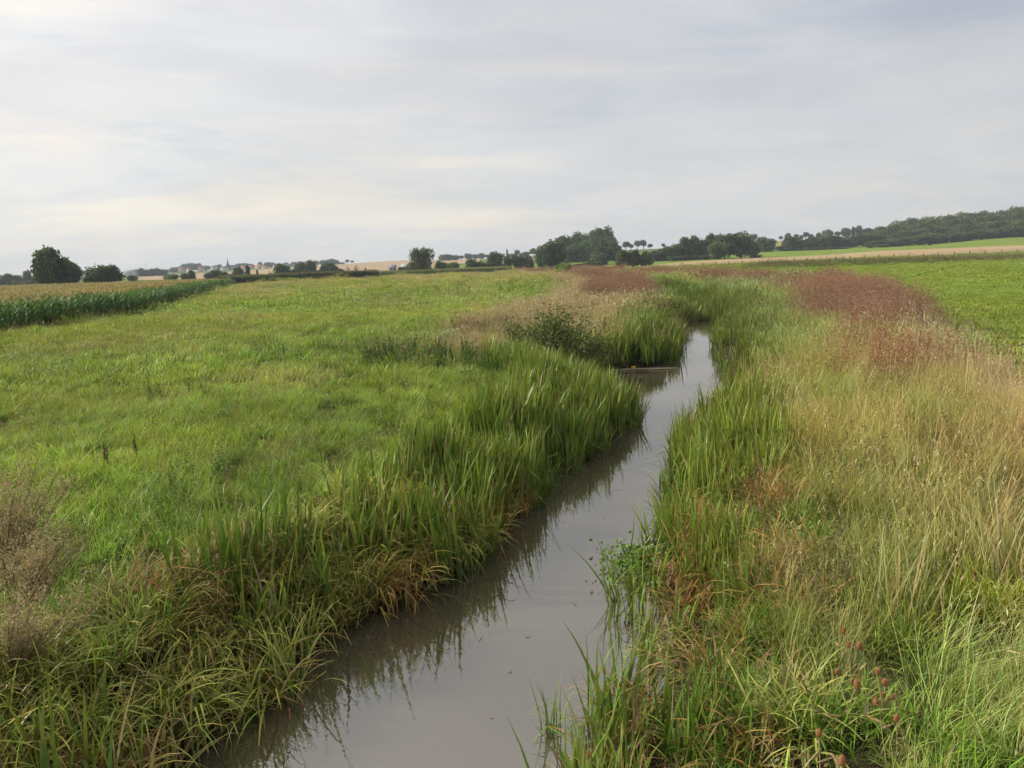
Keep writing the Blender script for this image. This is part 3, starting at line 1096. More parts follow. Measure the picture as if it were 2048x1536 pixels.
# ---------------- reeds closing the river upstream
def build_far_reeds():
    r = np.random.default_rng(23)
    x, y = wedge(27, 64, 2.6, r)
    dl, dr = xl(y) - x, x - xr(y)
    left = (dl > 0.62) & (dl < np.interp(y, [27, 30, 34, 45, 60], [2.4, 1.6, 2.6, 2.8, 3.0])) & (y > 30.5)
    right = (dr > 0.85) & (dr < rb(y) + 0.3)
    k = left | right
    x, y = x[k], y[k]
    z = np.maximum(ground_z(x, y), -1.1)
    scatter('reeds', PR['reed_f'], np.stack([x, y, z], 1), mtint(x, y, r, 0.16, 0.15) * np.where((x > xr(y))[:, None], np.array([0.85, 0.82, 0.95]), 0.9), r.uniform(0.68, 0.98, len(x)) * np.where(x > xr(y), np.interp(y, [27, 45, 57], [0.66, 0.75, 1.0]), 1.0), tilt=0.06, label='tall green reeds either side of the river bend', category='reeds')
    x, y = wedge(57, 260, 0.5, r)
    xc = (xl(y) + xr(y)) / 2
    hw = np.interp(y, [57, 64, 100, 150, 260], [2.2, 3.4, 3.2, 2.6, 2.0])
    k = np.abs(x - xc) < hw
    x, y = x[k], y[k]
    z = np.maximum(ground_z(x, y), -1.05)
    scatter('reeds', PR['reed_f'], np.stack([x, y, z], 1), mtint(x, y, r, 0.15, 0.12) * 0.8, r.uniform(0.75, 1.05, len(x)), tilt=0.06, label='far reed bed that fills the river where it bends away', category='reeds')


build_far_reeds()


# ---------------- right bank
def build_right_bank():
    r = np.random.default_rng(24)
    x, y = wedge(3.4, 28, 11, r)
    dr = x - xr(y)
    lush = np.exp(-((y - 14.5) / 4.0) ** 2)
    inwater = np.interp(y, [5, 7, 9, 10.5, 12, 13, 28], [-0.75, -0.9, -0.9, -0.3, -0.35, -0.3, -0.3])
    k = (dr > np.interp(y, [10, 13, 17, 20, 28], [0.25, 0.4, 0.7, 1.2, 1.3])) & (dr < rb(y)) & (r.random(len(x)) < np.clip(np.interp(y, [4, 10, 12, 18, 28], [0.30, 0.22, 0.16, 0.05, 0.12]) + 0.65 * lush, 0, 1))
    x, y = x[k], y[k]
    z = np.maximum(ground_z(x, y), -1.12)
    scatter('reeds', PR['reed_n'], np.stack([x, y, z], 1), mtint(x, y, r, 0.15, 0.16) * np.interp(y, [8, 12], [0.82, 1.0])[:, None], r.uniform(0.68, 1.08, len(x)) * np.interp(y, [9, 13], [0.80, 1.0]), tilt=0.1, label='green reeds along the right bank, sparse in the near water', category='reeds')
    # single reeds standing in the shallows
    x, y = wedge(4.2, 60, 6.5, r)
    dl, dr = xl(y) - x, x - xr(y)
    iw = np.interp(y, [4, 5, 7, 9, 10.5, 12, 13, 28], [-0.3, -0.4, -0.6, -0.6, -0.3, -0.35, -0.1, 0.25])
    k = ((dr > iw) & (dr < 0.45) & (r.random(len(x)) < np.where(dr < 0, np.where(y < 10.5, 0.5, 0.35), 0.9))) | ((dl > -0.15) & (dl < 0.4) & (y > 9) & (r.random(len(x)) < 0.9))
    x, y = x[k], y[k]
    scatter('reeds', PR['reed_s'], np.stack([x, y, np.maximum(ground_z(x, y), -1.12)], 1), mtint(x, y, r, 0.15, 0.16), r.uniform(0.6, 1.05, len(x)), tilt=0.16, label='sparse reeds standing in the shallow water at the river edges', category='reeds')
    x, y = wedge(3.4, 26, 7, r)
    dr = x - xr(y)
    k = (dr > np.interp(y, [8, 18], [0.15, 0.65])) & (dr < rb(y) + 0.6) & (r.random(len(x)) < np.interp(y, [5, 9, 12, 15, 19, 26], [0.95, 0.95, 0.8, 0.12, 0.7, 0.9]))
    x, y = x[k], y[k]
    br = (vnoise(x, y, 0.9, 25) > np.interp(y, [9, 12, 16], [0.34, 0.42, 0.5]))[:, None]
    t = mtint(x, y, r, 0.2, 0.25)
    t = np.where(br, t * np.array([0.98, 0.62, 0.78]), t)
    scatter('sedge', PR['sedge'], np.stack([x, y, np.maximum(ground_z(x, y), -1.1)], 1), t, r.uniform(0.6, 0.95, len(x)) * np.interp(y, [12, 18], [0.92, 0.75]), tilt=0.18, label='withered brown sedge behind the right bank reeds', category='sedge')
    # green broad grass at the foot of the verge, near
    x, y = wedge(3.4, 14, 9, r)
    dr = x - xr(y)
    k = (dr > rb(y) * 0.75) & (dr < rb(y) + 1.7) & (r.random(len(x)) < 0.85)
    x, y = x[k], y[k]
    scatter('tussock_grass', PR['lush'], pts3(x, y, -0.02), mtint(x, y, r, 0.18, 0.15) * np.array([0.95, 1.1, 0.95]), r.uniform(0.6, 1.0, len(x)), tilt=0.15, label='fresh green grass tufts at the foot of the near right verge', category='grass')
    # dry verge, near / middle / far
    for y0, y1, dens, pr, rp, lab, lab2 in ((3.4, 24, 3.4, 'dry_n', 'red_n', 'yellow dry grass with seed heads on the near right verge', 'russet weed stems in the near right verge'),
                                            (24, 62, 1.35, 'dry_m', 'red_n', 'yellow dry grass on the middle of the right verge', 'russet sorrel across the outer half of the right verge'),
                                            (62, 300, 0.20, 'dry_f', 'red_f', 'far yellow grass edging the reed bed on the right', 'far russet sorrel band along the right verge')):
        x, y = wedge(y0, y1, dens, r)
        dr = x - xr(y)
        off = np.where(y < 57, rb(y) * 0.9, np.interp(y, [57, 64, 100, 150, 260], [2.5, 2.8, 2.4, 2.0, 1.2]))
        edge = xv(y) + 0.8 * (vnoise(x, y, 2.5, 26) - 0.5)
        k = (dr > off) & (x < edge)
        x, y, dr, off, edge = x[k], y[k], dr[k], off[k], edge[k]
        fr = (dr - off) / np.maximum(edge - xr(y) - off, 0.5)
        pr_red = sstep(y, 15, 38) * (0.62 + 0.5 * vnoise(x, y, 3.0, 34)) * sstep(fr + 0.35 * (vnoise(x, y, 4.0, 27) - 0.5), np.interp(y, [24, 45, 70, 300], [0.30, 0.28, 0.34, 0.38]), np.interp(y, [24, 45, 70, 300], [0.95, 0.85, 0.85, 0.85])) * np.interp(y, [40, 80, 200], [0.95, 0.8, 0.6])
                # the outer rim of the verge in the middle distance is bleached
        rim = (y < 33) & (fr > 0.78)
        rd = (r.random(len(x)) < pr_red) & ~rim
        a = ~rd | (r.random(len(x)) < 0.45)
        t = mtint(x[a], y[a], r, 0.30, 0.22)
        gr = (vnoise(x[a], y[a], 2.2, 28) - 0.5)[:, None]
        t = t * (1 + gr * np.array([-0.35, 0.05, -0.25]))
        t = t * (1 + sstep(fr[a], 0.1, 0.5)[:, None] * np.array([0.0, -0.02, 0.12]))
        t = t * (1 - (sstep(y[a], 12, 24) * (1 - sstep(fr[a], 0.25, 0.6)))[:, None] * np.array([0.26, 0.04, 0.25]))
        t = t * (1 - sstep(y[a], 18, 30)[:, None] * np.array([0.10, 0.03, 0.06]))
        t = np.where(rim[a][:, None], t * np.array([0.98, 0.96, 1.3]), t)
        sc = r.uniform(0.62, 1.15, a.sum()) * (0.78 + 0.44 * vnoise(x[a], y[a], 1.5 if y0 < 20 else 3.0, 47)) * np.interp(fr[a], [0, 0.25, 1], [0.8, 1, 1]) * np.interp(y[a], [30, 60], [1, 0.82])
        sc = sc * np.where(np.hypot(x[a] - 2.45, (y[a] - 4.7) * 0.6) < 1.0, 0.5, 1.0)
        scatter('dry_grass', PR[pr], pts3(x[a], y[a], -0.03), t, sc, tilt=0.24 if y0 < 20 else 0.16, label=lab, category='grass')
        scatter('russet_sorrel', PR[rp], pts3(x[rd], y[rd], -0.03), mtint(x[rd], y[rd], r, 0.34, 0.2), r.uniform(0.85, 1.2, rd.sum()), tilt=0.1, label=lab2, category='sorrel')
    # green undergrowth
    x, y = wedge(4, 55, 3.4, r)
    dr = x - xr(y)
    k = (dr > rb(y)) & (x < xv(y)) & (vnoise(x, y, 1.7, 29) > 0.52)
    x, y = x[k], y[k]
    scatter('verge_undergrowth', PR['lush'], pts3(x, y, -0.03), mtint(x, y, r, 0.2, 0.3) * np.array([1.35, 1.15, 1.0]), r.uniform(0.7, 1.15, len(x)), tilt=0.15, label='green grass tufts between the dry stems of the right verge', category='grass')
    x, y = wedge(7, 60, 2.6, r)
    dr = x - xr(y)
    k = (dr > rb(y)) & (x < xv(y) + 0.3) & (vnoise(x, y, 3.1, 30) > 0.48)
    x, y = x[k], y[k]
    scatter('verge_weeds', PR['forb_d'], pts3(x, y, -0.03), mtint(x, y, r, 0.2, 0.2), r.uniform(0.6, 1.1, len(x)), label='brown seedy weeds mixed into the right verge', category='weeds')
    # tall pale seed stalks standing above the rest
    x, y = wedge(4.5, 45, 1.3, r)
    dr = x - xr(y)
    k = (dr > rb(y) * 0.8) & (x < xv(y)) & (vnoise(x, y, 2.3, 48) > 0.5)
    x, y = x[k], y[k]
    scatter('seed_stalks', PR['stalk'], pts3(x, y, -0.03), mtint(x, y, r, 0.2, 0.15), r.uniform(0.75, 1.15, len(x)), tilt=0.15, label='tall pale seed stalks standing out of the right verge', category='grass')
    # pasture
    for y0, y1, dens, pr, lab in ((8, 60, 0.95, 'past_n', 'short bright green pasture grass right of the verge'), (60, 290, 0.10, 'past_f', 'far bright green pasture grass on the right')):
        x, y = wedge(y0, y1, dens, r)
        k = x > xv(y) + 0.2
        x, y = x[k], y[k]
        t = mtint(x, y, r, 0.09, 0.12) * np.array([1.12, 1.08, 1.4])
        dk = (vnoise(x, y * 0.35, 2.6, 31) > 0.90)[:, None]
        t = np.where(dk, t * np.array([0.66, 0.74, 0.75]), t)
        scatter('pasture_grass', PR[pr], pts3(x, y, -0.01), t, r.uniform(0.75, 1.25, len(x)) * np.where(dk[:, 0], 1.5, 1.0), label=lab, category='grass')


build_right_bank()


# ---------------- maize and far strips
def build_maize():
    r = np.random.default_rng(25)
    # plants of the edge rows, visible to the foot
    ys = np.concatenate([np.arange(MZ_Y0, 110, 0.24), np.arange(110, 205, 0.4)])
    P = []
    for row in range(5):
        yy = ys + r.uniform(-0.1, 0.1, len(ys))
        P.append(np.stack([xm(yy) - row * 0.7 + r.normal(0, 0.06, len(yy)) + 0.35 * (vnoise(yy, yy, 6, 33) - 0.5), yy], 1))
    P = np.concatenate(P)
    k = np.abs(P[:, 0]) < 0.80 * P[:, 1] + 3
    P = P[k]
    t = mtint(P[:, 0], P[:, 1], r, 0.1, 0.08)
    scatter('maize_edge', PR['maize_e'], pts3(P[:, 0], P[:, 1]), t, r.uniform(0.88, 1.12, len(P)), tilt=0.05, label='dark green front rows of the maize field at left', category='maize')
    x, y = wedge(MZ_Y0, MZ_Y1, 0.16, r)
    k = (x < xm(y) - 3.2) & (x > -0.8 * y - 3)
    x, y = x[k], y[k]
    scatter('maize_field', PR['maize_b'], pts3(x, y), mtint(x, y, r, 0.12, 0.1), r.uniform(0.92, 1.1, len(x)), tilt=0.03, label='maize field with tan tassel tops stretching back at left', category='maize')

    def strip(name, pl, depth, n, pr, sc, lab, cat, mul=(1, 1, 1)):
        pl = np.array(pl)
        t = r.random(n) * (len(pl) - 1)
        i = np.minimum(t.astype(int), len(pl) - 2)
        f = (t - i)[:, None]
        p = pl[i] * (1 - f) + pl[i + 1] * f
        x, y = p[:, 0], p[:, 1] + r.random(n) * depth
        x = x * y / p[:, 1]
        scatter(name, PR[pr], pts3(x, y), mtint(x, y, r, 0.12, 0.1) * np.array(mul), r.uniform(0.85, 1.15, n) * sc, tilt=0.05, label=lab, category=cat)
    P0 = [at(u, row_of(u), d)[:2] for u, d in ((440, 214), (520, 236), (640, 250), (700, 258), (752, 264))]
    strip('maize_strip', P0, 9, 620, 'maize_c', 1.3, 'dark maize strip at the far end of the left meadow', 'maize', (0.5, 0.55, 0.6))
    P1 = [at(u, row_of(u), d)[:2] for u, d in ((470, 296), (700, 304), (900, 308), (1022, 312))]
    strip('maize_strip', P1, 45, 1500, 'maize_c', 1.0, 'long far maize strip with pale tops below the tree line', 'maize', (0.9, 0.9, 0.9))
    P2 = [at(u, row_of(u), d)[:2] for u, d in ((1500, 214), (1620, 212), (1760, 210), (1900, 208), (2120, 205))]
    strip('ditch_weeds', P2, 5, 1100, 'ditch', 1.45, 'dark line of rank grass along the ditch in the right pasture', 'weeds', (0.40, 0.44, 0.36))
    P3 = [at(u, row_of(u), d)[:2] for u, d in ((760, 262), (900, 262), (1000, 250), (1090, 236))]
    strip('ditch_weeds', P3, 2, 220, 'ditch', 0.6, 'thin dark ditch line crossing the far left meadow', 'weeds', (0.55, 0.6, 0.5))
    P4 = [at(u, row_of(u), d)[:2] for u, d in ((1300, 291), (1500, 288), (1800, 288), (2120, 288))]
    strip('fence_weeds', P4, 2, 520, 'ditch', 0.55, 'rough dark grass under the wire fence', 'weeds', (0.55, 0.6, 0.5))


build_maize()


# ------------------------------------------------------------------ trees
def crown_mesh(name, blobs, n, leaf, col, seed, cvar=0.2, shell=(0.55, 1.05), mat=None):
    r = np.random.default_rng(seed)
    mb = MB()
    vol = np.array([b[3] * b[4] for b in blobs])
    cnt = np.maximum(20, (n * vol / vol.sum()).astype(int))
    for b, k in zip(blobs, cnt):
        d = r.normal(0, 1, (k, 3))
        d /= np.linalg.norm(d, axis=1, keepdims=True)
        q = np.sin(d[:, 0] * 7 + b[0] * 40) * np.cos(d[:, 1] * 6 + b[1] * 31) * 0.10
        rad = r.uniform(shell[0], shell[1], k) + q
        rad[r.random(k) < 0.12] *= 0.6
        p = np.array(b[:3]) + d * rad[:, None] * np.array([b[3], b[3], b[4]])
        keep = p[:, 2] > -0.02
        bc = np.asarray(col) * max(0.45, 1 + 0.25 * r.normal()) * (1 + 0.06 * r.normal(0, 1, 3))
        flakes(mb, r, p[keep], leaf, bc, cvar, 0.0, 1.5, dirs=np.cross(d, r.normal(0, 1, (k, 3)))[keep] * 1.5)
    return mb.mesh(name, mat or M_LEAF)


def blob_cloud(r, n, cx, cz, rx, rz, b0, b1, flat=0.85, lo=0.0):
    out = []
    for i in range(n):
        d = r.normal(0, 1, 3)
        d /= np.linalg.norm(d)
        k = r.uniform(0.55, 0.95)
        b = r.uniform(b0, b1)
        zz = r.uniform(-1, 1)
        d[:2] /= np.linalg.norm(d[:2]) + 1e-6
        d[:2] *= math.sqrt(1 - zz ** 4)
        z = cz + zz * rz * 0.86
        if z - b * flat < lo:
            z = lo + b * flat * 0.9
        out.append((cx + d[0] * rx * k, d[1] * rx * k, z, b, b * flat))
    return out


def trunk_mesh(name, h0, r0, spread, top, seed, limbs=6):
    r = np.random.default_rng(seed)
    mb = MB()
    lean = r.normal(0, 0.02, 2)
    pts = [(0, 0, -0.04), (0, 0, 0.01), (lean[0], lean[1], h0), (lean[0] * 2, lean[1] * 2, (h0 + top) / 2), (lean[0] * 3, lean[1] * 3, top)]
    tube(mb, pts, [r0 * 1.5, r0 * 1.15, r0, r0 * 0.6, r0 * 0.15], (0.08, 0.065, 0.05), 7)
    for i in range(limbs):
        a = 6.283 * i / limbs + r.uniform(-0.4, 0.4)
        z = r.uniform(h0, (h0 + top) / 2)
        s = spread * r.uniform(0.6, 1.0)
        e = z + r.uniform(0.12, 0.3)
        tube(mb, [(lean[0], lean[1], z), (np.cos(a) * s * 0.5, np.sin(a) * s * 0.5, z + (e - z) * 0.4), (np.cos(a) * s, np.sin(a) * s, e)],
             [r0 * 0.5, r0 * 0.32, r0 * 0.08], (0.08, 0.065, 0.05), 5)
    return mb.mesh(name, M_BARK)


def make_species():
    S = {}
    r = np.random.default_rng(77)
    G1 = (0.088, 0.124, 0.036)
    G2 = (0.098, 0.126, 0.052)
    for k in range(3):
        bl = blob_cloud(r, 26, 0, 0.52, 0.36, 0.40, 0.15, 0.25, 0.85, 0.06) + [(0, 0, 0.5, 0.34, 0.40)]
        S['oak%d' % k] = (crown_mesh('oak_crown', bl, 4200, 0.05, G1, 300 + k), trunk_mesh('oak_trunk', 0.2, 0.028, 0.34, 0.75, 400 + k))
        bl = blob_cloud(r, 24, 0, 0.46, 0.36, 0.46, 0.15, 0.25, 0.95, -0.06) + [(0, 0, 0.42, 0.38, 0.46)]
        S['full%d' % k] = (crown_mesh('full_crown', bl, 4400, 0.05, G1, 310 + k), trunk_mesh('full_trunk', 0.1, 0.03, 0.3, 0.7, 410 + k))
    bl = []
    for q in range(11):
        a = q * 2.4
        rr = 0.10 + 0.26 * (q % 4) / 3
        bl.append((rr * np.cos(a), rr * np.sin(a), 0.62 + 0.16 * r.random() - 0.25 * rr, 0.115, 0.23))
    bl += blob_cloud(r, 10, 0, 0.27, 0.34, 0.16, 0.14, 0.2, 0.9, 0.0)
    S['poplar'] = (crown_mesh('poplar_crown', bl, 4200, 0.036, (0.088, 0.108, 0.045), 321), trunk_mesh('poplar_trunk', 0.15, 0.03, 0.3, 0.85, 421, 9))
    bl = blob_cloud(r, 14, 0, 0.5, 0.30, 0.36, 0.14, 0.2, 1.3, 0.0) + [(0, 0, 0.45, 0.3, 0.42)]
    S['willow'] = (crown_mesh('willow_crown', bl, 4200, 0.048, G2, 322), trunk_mesh('willow_trunk', 0.1, 0.035, 0.3, 0.7, 422))
    bl = blob_cloud(r, 12, 0, 0.66, 0.24, 0.20, 0.17, 0.25, 1.0, 0.32) + [(0, 0, 0.68, 0.33, 0.26)]
    S['round'] = (crown_mesh('round_crown', bl, 1800, 0.06, G1, 323), trunk_mesh('round_trunk', 0.35, 0.035, 0.25, 0.7, 423, 4))
    bl = blob_cloud(r, 14, 0, 0.40, 0.36, 0.34, 0.16, 0.26, 1.0, 0.0) + [(0, 0, 0.3, 0.38, 0.42)]
    S['bush'] = (crown_mesh('bush_crown', bl, 2800, 0.065, G1, 324), trunk_mesh('bush_stem', 0.06, 0.03, 0.25, 0.5, 424))
    bl = [(0.05 * r.normal(), 0.05 * r.normal(), z, 0.34 * (1 - 0.55 * z), 0.16) for z in np.linspace(0.12, 0.88, 10)]
    S['column'] = (crown_mesh('column_crown', bl, 2200, 0.06, G1, 325), trunk_mesh('column_trunk', 0.1, 0.03, 0.2, 0.8, 425))
    bl = blob_cloud(r, 9, 0, 0.62, 0.34, 0.26, 0.07, 0.12, 0.9, 0.1) + blob_cloud(r, 5, 0, 0.15, 0.25, 0.1, 0.14, 0.2, 0.8, 0.0)
    S['ragged'] = (crown_mesh('ragged_crown', bl, 700, 0.05, (0.07, 0.07, 0.04), 326), trunk_mesh('ragged_trunk', 0.2, 0.035, 0.4, 0.8, 426, 9))
    return S


SPEC = make_species()
TREE_N = [0]


def tree(u, vt, wpx, dist, kind, label, group=None, name=None, tint=(1, 1, 1), cat='tree', base_drop=0.0, vb=None):
    """a tree whose crown spans wpx photo pixels at that distance and whose top reaches row vt"""
    p = at(u, vt, dist)
    zb = float(ground_z(p[0], p[1])) - base_drop
    if vb is not None:
        zb = min(zb, float(at(u, vb, dist)[2]))
    h = max(p[2] - zb, 0.6)
    wd = wpx * dist / FPX
    TREE_N[0] += 1
    r = np.random.default_rng(9000 + TREE_N[0])
    nm = name or {'oak': 'oak_tree', 'ful': 'broadleaf_tree', 'pop': 'poplar_tree', 'wil': 'willow_tree', 'rou': 'round_tree', 'bus': 'bush', 'col': 'slender_tree', 'rag': 'ragged_tree'}[kind[:3]]
    e = empty(nm, (p[0], p[1], zb), label, cat, group, r.uniform(0, 6.28))
    e.scale = (wd * 1.22, wd * 1.22, h * 1.03)
    c, t = SPEC[kind]
    o = obj('trunk' if cat == 'tree' else 'stem', t, e)
    o = obj('crown', c, e)
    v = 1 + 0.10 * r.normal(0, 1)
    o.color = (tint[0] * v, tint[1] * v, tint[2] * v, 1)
    return e


def pick(seq, i):
    return seq[i % len(seq)]


OAK = ['oak0', 'oak1', 'oak2']
FUL = ['full0', 'full1', 'full2']
DK = (0.85, 0.9, 1.0)
BR = (1.25, 0.95, 0.9)
LT = (1.5, 1.5, 1.1)
ORD = ['first', 'second', 'third', 'fourth', 'fifth', 'sixth', 'seventh', 'eighth', 'ninth', 'tenth', 'eleventh', 'twelfth', 'thirteenth', 'fourteenth']
# --- left
tree(92, 498, 56, 236, 'full0', 'tallest broad dark tree at the far left behind the maize', tint=DK)
tree(133, 517, 40, 240, 'full1', 'lower dark tree joined to the right of the tallest left tree', tint=DK)
tree(190, 526, 42, 238, 'full2', 'rounded dark bushy tree, left one of the pair behind the maize', tint=DK)
tree(222, 532, 38, 240, 'full0', 'lower rounded bushy tree, right one of the pair behind the maize', tint=DK)
for i, (u, v, wd) in enumerate([(-60, 548, 30), (-30, 550, 26), (2, 548, 26), (14, 548, 20), (30, 551, 22), (45, 552, 20), (62, 553, 18), (72, 552, 20)]):
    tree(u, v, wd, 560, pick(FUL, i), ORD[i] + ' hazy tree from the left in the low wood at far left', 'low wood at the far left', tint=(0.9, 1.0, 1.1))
tree(52, 540, 15, 540, 'oak1', 'open crowned tree rising above the low wood at far left', tint=DK)
tree(26, 558, 18, 420, 'bush', 'low dark bush, left of two before the far left wood', cat='bush', vb=569)
tree(50, 560, 26, 420, 'bush', 'wide low dark bush, right of two before the far left wood', cat='bush', vb=569)
tree(157, 553, 6, 700, 'bush', 'lone tiny bush in the pale field right of the tallest left tree', cat='bush', vb=562)
for i, u in enumerate([140, 152, 166, 245, 256, 268]):
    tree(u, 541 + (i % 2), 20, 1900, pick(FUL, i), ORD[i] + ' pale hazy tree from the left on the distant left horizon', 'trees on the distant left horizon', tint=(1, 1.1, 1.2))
tree(265, 547, 17, 400, 'bush', 'greyish bush in front of the white farmhouse', cat='bush', vb=559)
for i, u in enumerate([282, 292, 303, 314, 325]):
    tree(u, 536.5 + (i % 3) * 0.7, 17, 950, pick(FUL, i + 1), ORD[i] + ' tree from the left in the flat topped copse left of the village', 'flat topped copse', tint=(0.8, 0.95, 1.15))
tree(341, 545, 24, 400, 'bush', 'broad green bush at the far edge of the maize below the copse', cat='bush', tint=(1.2, 1.2, 1), vb=559)
tree(368, 543, 15, 400, 'bush', 'small pale green tree of the close pair beyond the maize', cat='bush', tint=(1.3, 1.4, 1.1), vb=558)
tree(382, 541, 16, 405, 'full1', 'dark small tree of the close pair beyond the maize', vb=558)
# --- row along the road, in front of the village
ROW = [(415, 542, 16, 'bush', (1.1, 1.1, 1), 'small bush, leftmost of the row below the church'),
       (430, 537, 21, 'full2', DK, 'dark rounded tree just below left of the church'),
       (445, 540, 18, 'bush', DK, 'dark bushy tree straight below the church spire'),
       (461, 544, 14, 'bush', BR, 'low brownish bush right below the church'),
       (475, 535, 20, 'full0', DK, 'dark tree right of the brownish bush by the road'),
       (495, 532, 15, 'column', DK, 'narrow dark upright tree before the red roofs'),
       (514, 540, 7, 'column', (1.1, 1, 1), 'thin sapling standing in the tan field gap'),
       (540, 542, 10, 'ragged', (1, 1, 1), 'small ragged bush left of the roadside oak'),
       (562, 528, 30, 'full1', DK, 'broad dark roadside oak right of the village houses'),
       (598, 522, 22, 'full2', (0.8, 0.8, 0.9), 'tall dark tree right of the blue grey shed'),
       (620, 520, 28, 'willow', (1.1, 1, 0.95), 'greyish brown willow behind the dark strip of maize'),
       (637, 537, 16, 'bush', BR, 'low brown bush between the willow and the round tree'),
       (656, 526, 32, 'full0', DK, 'wide round dark tree left of the brown hill'),
       (678, 535, 16, 'bush', DK, 'low dark bush at the right foot of the round tree'),
       (695, 532, 10, 'ragged', (1, 1, 1), 'half bare tree, left one before the brown hill'),
       (712, 529, 12, 'ragged', (1, 1, 1), 'half bare tree with a side branch, right one before the brown hill'),
       (731, 536, 6, 'column', DK, 'tiny upright tree before the brown hill'),
       (746, 538, 13, 'bush', DK, 'low dark bush left of the sheds'),
       (801, 531, 9, 'bush', DK, 'small bush between the sheds left of the poplar'),
       (823, 534, 16, 'bush', (0.7, 0.8, 0.9), 'dark bush at the left foot of the tall poplar')]
for u, v, wd, kd, tn, lab in ROW:
    tree(u, v, wd, 420, kd, lab, 'trees along the far road', tint=tn, cat='bush' if kd == 'bush' else 'tree', vb=551 - 0.0314 * (u - 560))
# --- village ridge
RID = [(346, 535, 20), (358, 533, 16), (371, 526, 18), (382, 526, 16), (396, 526, 13), (412, 531, 15), (424, 532, 12), (437, 529, 15), (447, 533, 10), (468, 531, 12), (476, 527, 18), (488, 526, 18), (500, 528, 14),
       (520, 524, 10), (535, 523, 16), (545, 525, 12), (558, 527, 10), (572, 525, 13), (586, 524, 12), (598, 523, 14), (612, 521, 14), (630, 521, 16), (646, 520, 14), (656, 519, 12), (664, 518, 14), (673, 520, 12), (684, 524, 10)]
for i, (u, v, wd) in enumerate(RID):
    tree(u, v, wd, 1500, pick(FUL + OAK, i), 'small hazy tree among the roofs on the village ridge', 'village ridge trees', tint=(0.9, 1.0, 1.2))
for i, (u, v, wd) in enumerate([(694, 519, 9), (704, 521, 9)]):
    tree(u, v, wd, 1450, 'round', ['larger of two round trees on the skyline of the brown hill', 'smaller of two round trees on the skyline of the brown hill'][i], 'brown hill skyline trees')
# --- centre
tree(841, 491, 60, 335, 'poplar', 'tall spreading poplar standing alone behind the left meadow', tint=(1.05, 1, 0.95))
for i, (u, v, wd, kd, lab) in enumerate([(880, 522, 22, 'full1', 'dark rounded bush at the right foot of the poplar'), (903, 522, 28, 'full2', 'wide low dark tree two right of the poplar'),
                                         (945, 519, 28, 'full0', 'mid green round tree left of the tall willow'), (963, 523, 20, 'full1', 'small green tree against the tall willow'),
                                         (988, 503, 40, 'willow', 'tall rounded grey green willow in the centre row'), (1015, 510, 20, 'willow', 'slim willow between the two broad centre willows'),
                                         (1036, 507, 28, 'willow', 'broad grey green willow right of the slim one'), (1057, 513, 27, 'willow', 'brownish willow at the right end of the willow row')]):
    tree(u, v, wd, 400, kd, lab, 'willow row behind the meadow', tint=pick([DK, DK, (1, 1.05, 1), DK, (1.1, 1.1, 1.1), (1, 1, 1), (1, 1, 1), (1.05, 0.92, 0.9)], i))
for i, (u, v, wd) in enumerate([(885, 509, 16), (897, 508, 18), (910, 510, 16), (922, 511, 13), (936, 507, 15), (951, 508, 11), (962, 506, 13), (973, 509, 12), (985, 508, 14), (1004, 507, 14), (1022, 507, 12), (1046, 506, 14)]):
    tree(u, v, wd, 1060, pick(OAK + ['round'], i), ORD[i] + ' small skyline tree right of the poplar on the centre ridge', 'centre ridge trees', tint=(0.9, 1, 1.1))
tree(1014, 499, 7, 1000, 'column', 'thin upright tree poking above the willow row')
tree(1034, 500, 13, 1000, 'round', 'airy round tree on the skyline above the willow row')
tree(1067, 497, 20, 900, 'full1', 'dark tree on the skyline left of the big oak')
tree(1050, 504, 18, 900, 'full0', 'dark low tree on the skyline above the pale barn')
tree(1102, 481, 54, 385, 'oak1', 'big dark oak with a knobbly top left of the tall clump', tint=DK)
tree(1084, 492, 24, 390, 'oak2', 'smaller oak leaning against the left of the big oak', tint=DK)
for i, (u, v, wd) in enumerate([(1128, 474, 38), (1150, 467, 40), (1172, 462, 42), (1193, 459, 42), (1212, 456, 38)]):
    tree(u, v, wd, 570, pick(FUL, i), ORD[i] + ' tall tree from the left along the top of the high centre clump', 'high tree clump', tint=DK)
    tree(u + 6, v + 17, wd * 0.9, 540, pick(OAK, i), ORD[i] + ' lower front tree from the left in the high centre clump', 'front of the high tree clump', tint=(0.8, 0.85, 1.0))
tree(1213, 482, 52, 430, 'oak0', 'broad dark oak before the right end of the high clump', tint=DK)
tree(1194, 503, 34, 420, 'full2', 'round dark tree low in front of the broad oak', tint=DK)
for i, (u, v, wd) in enumerate([(1160, 526, 26), (1178, 523, 26), (1196, 520, 24)]):
    tree(u, v, wd, 400, 'bush', ['low dark hedge bush left of three below the broad oak', 'middle hedge bush of three below the broad oak', 'right hedge bush of three below the broad oak'][i], 'hedge below the broad oak', cat='bush', tint=DK)
tree(1126, 520, 28, 205, 'bush', 'pale green round bush on the meadow edge below the big oak', cat='bush', tint=LT)
tree(1188, 541, 28, 160, 'bush', 'dark green bush in the russet verge by the hidden river', cat='bush', tint=(1.1, 1.2, 1), vb=556)
for i, (u, v, wd, kd) in enumerate([(1252, 483, 17, 'round'), (1262, 488, 12, 'round'), (1275, 481, 14, 'round'), (1287, 480, 15, 'round'), (1300, 488, 12, 'round'), (1327, 487, 10, 'round')]):
    tree(u, v, wd, 860, kd, ['largest round topped tree of the avenue beside the high clump', 'small round tree tucked right of the largest avenue tree', 'left of the twin avenue trees with pale trunks', 'right of the twin avenue trees with pale trunks', 'small lone avenue tree right of the twins', 'last small avenue tree half sunk behind the wood'][i], 'avenue on the skyline', tint=DK)
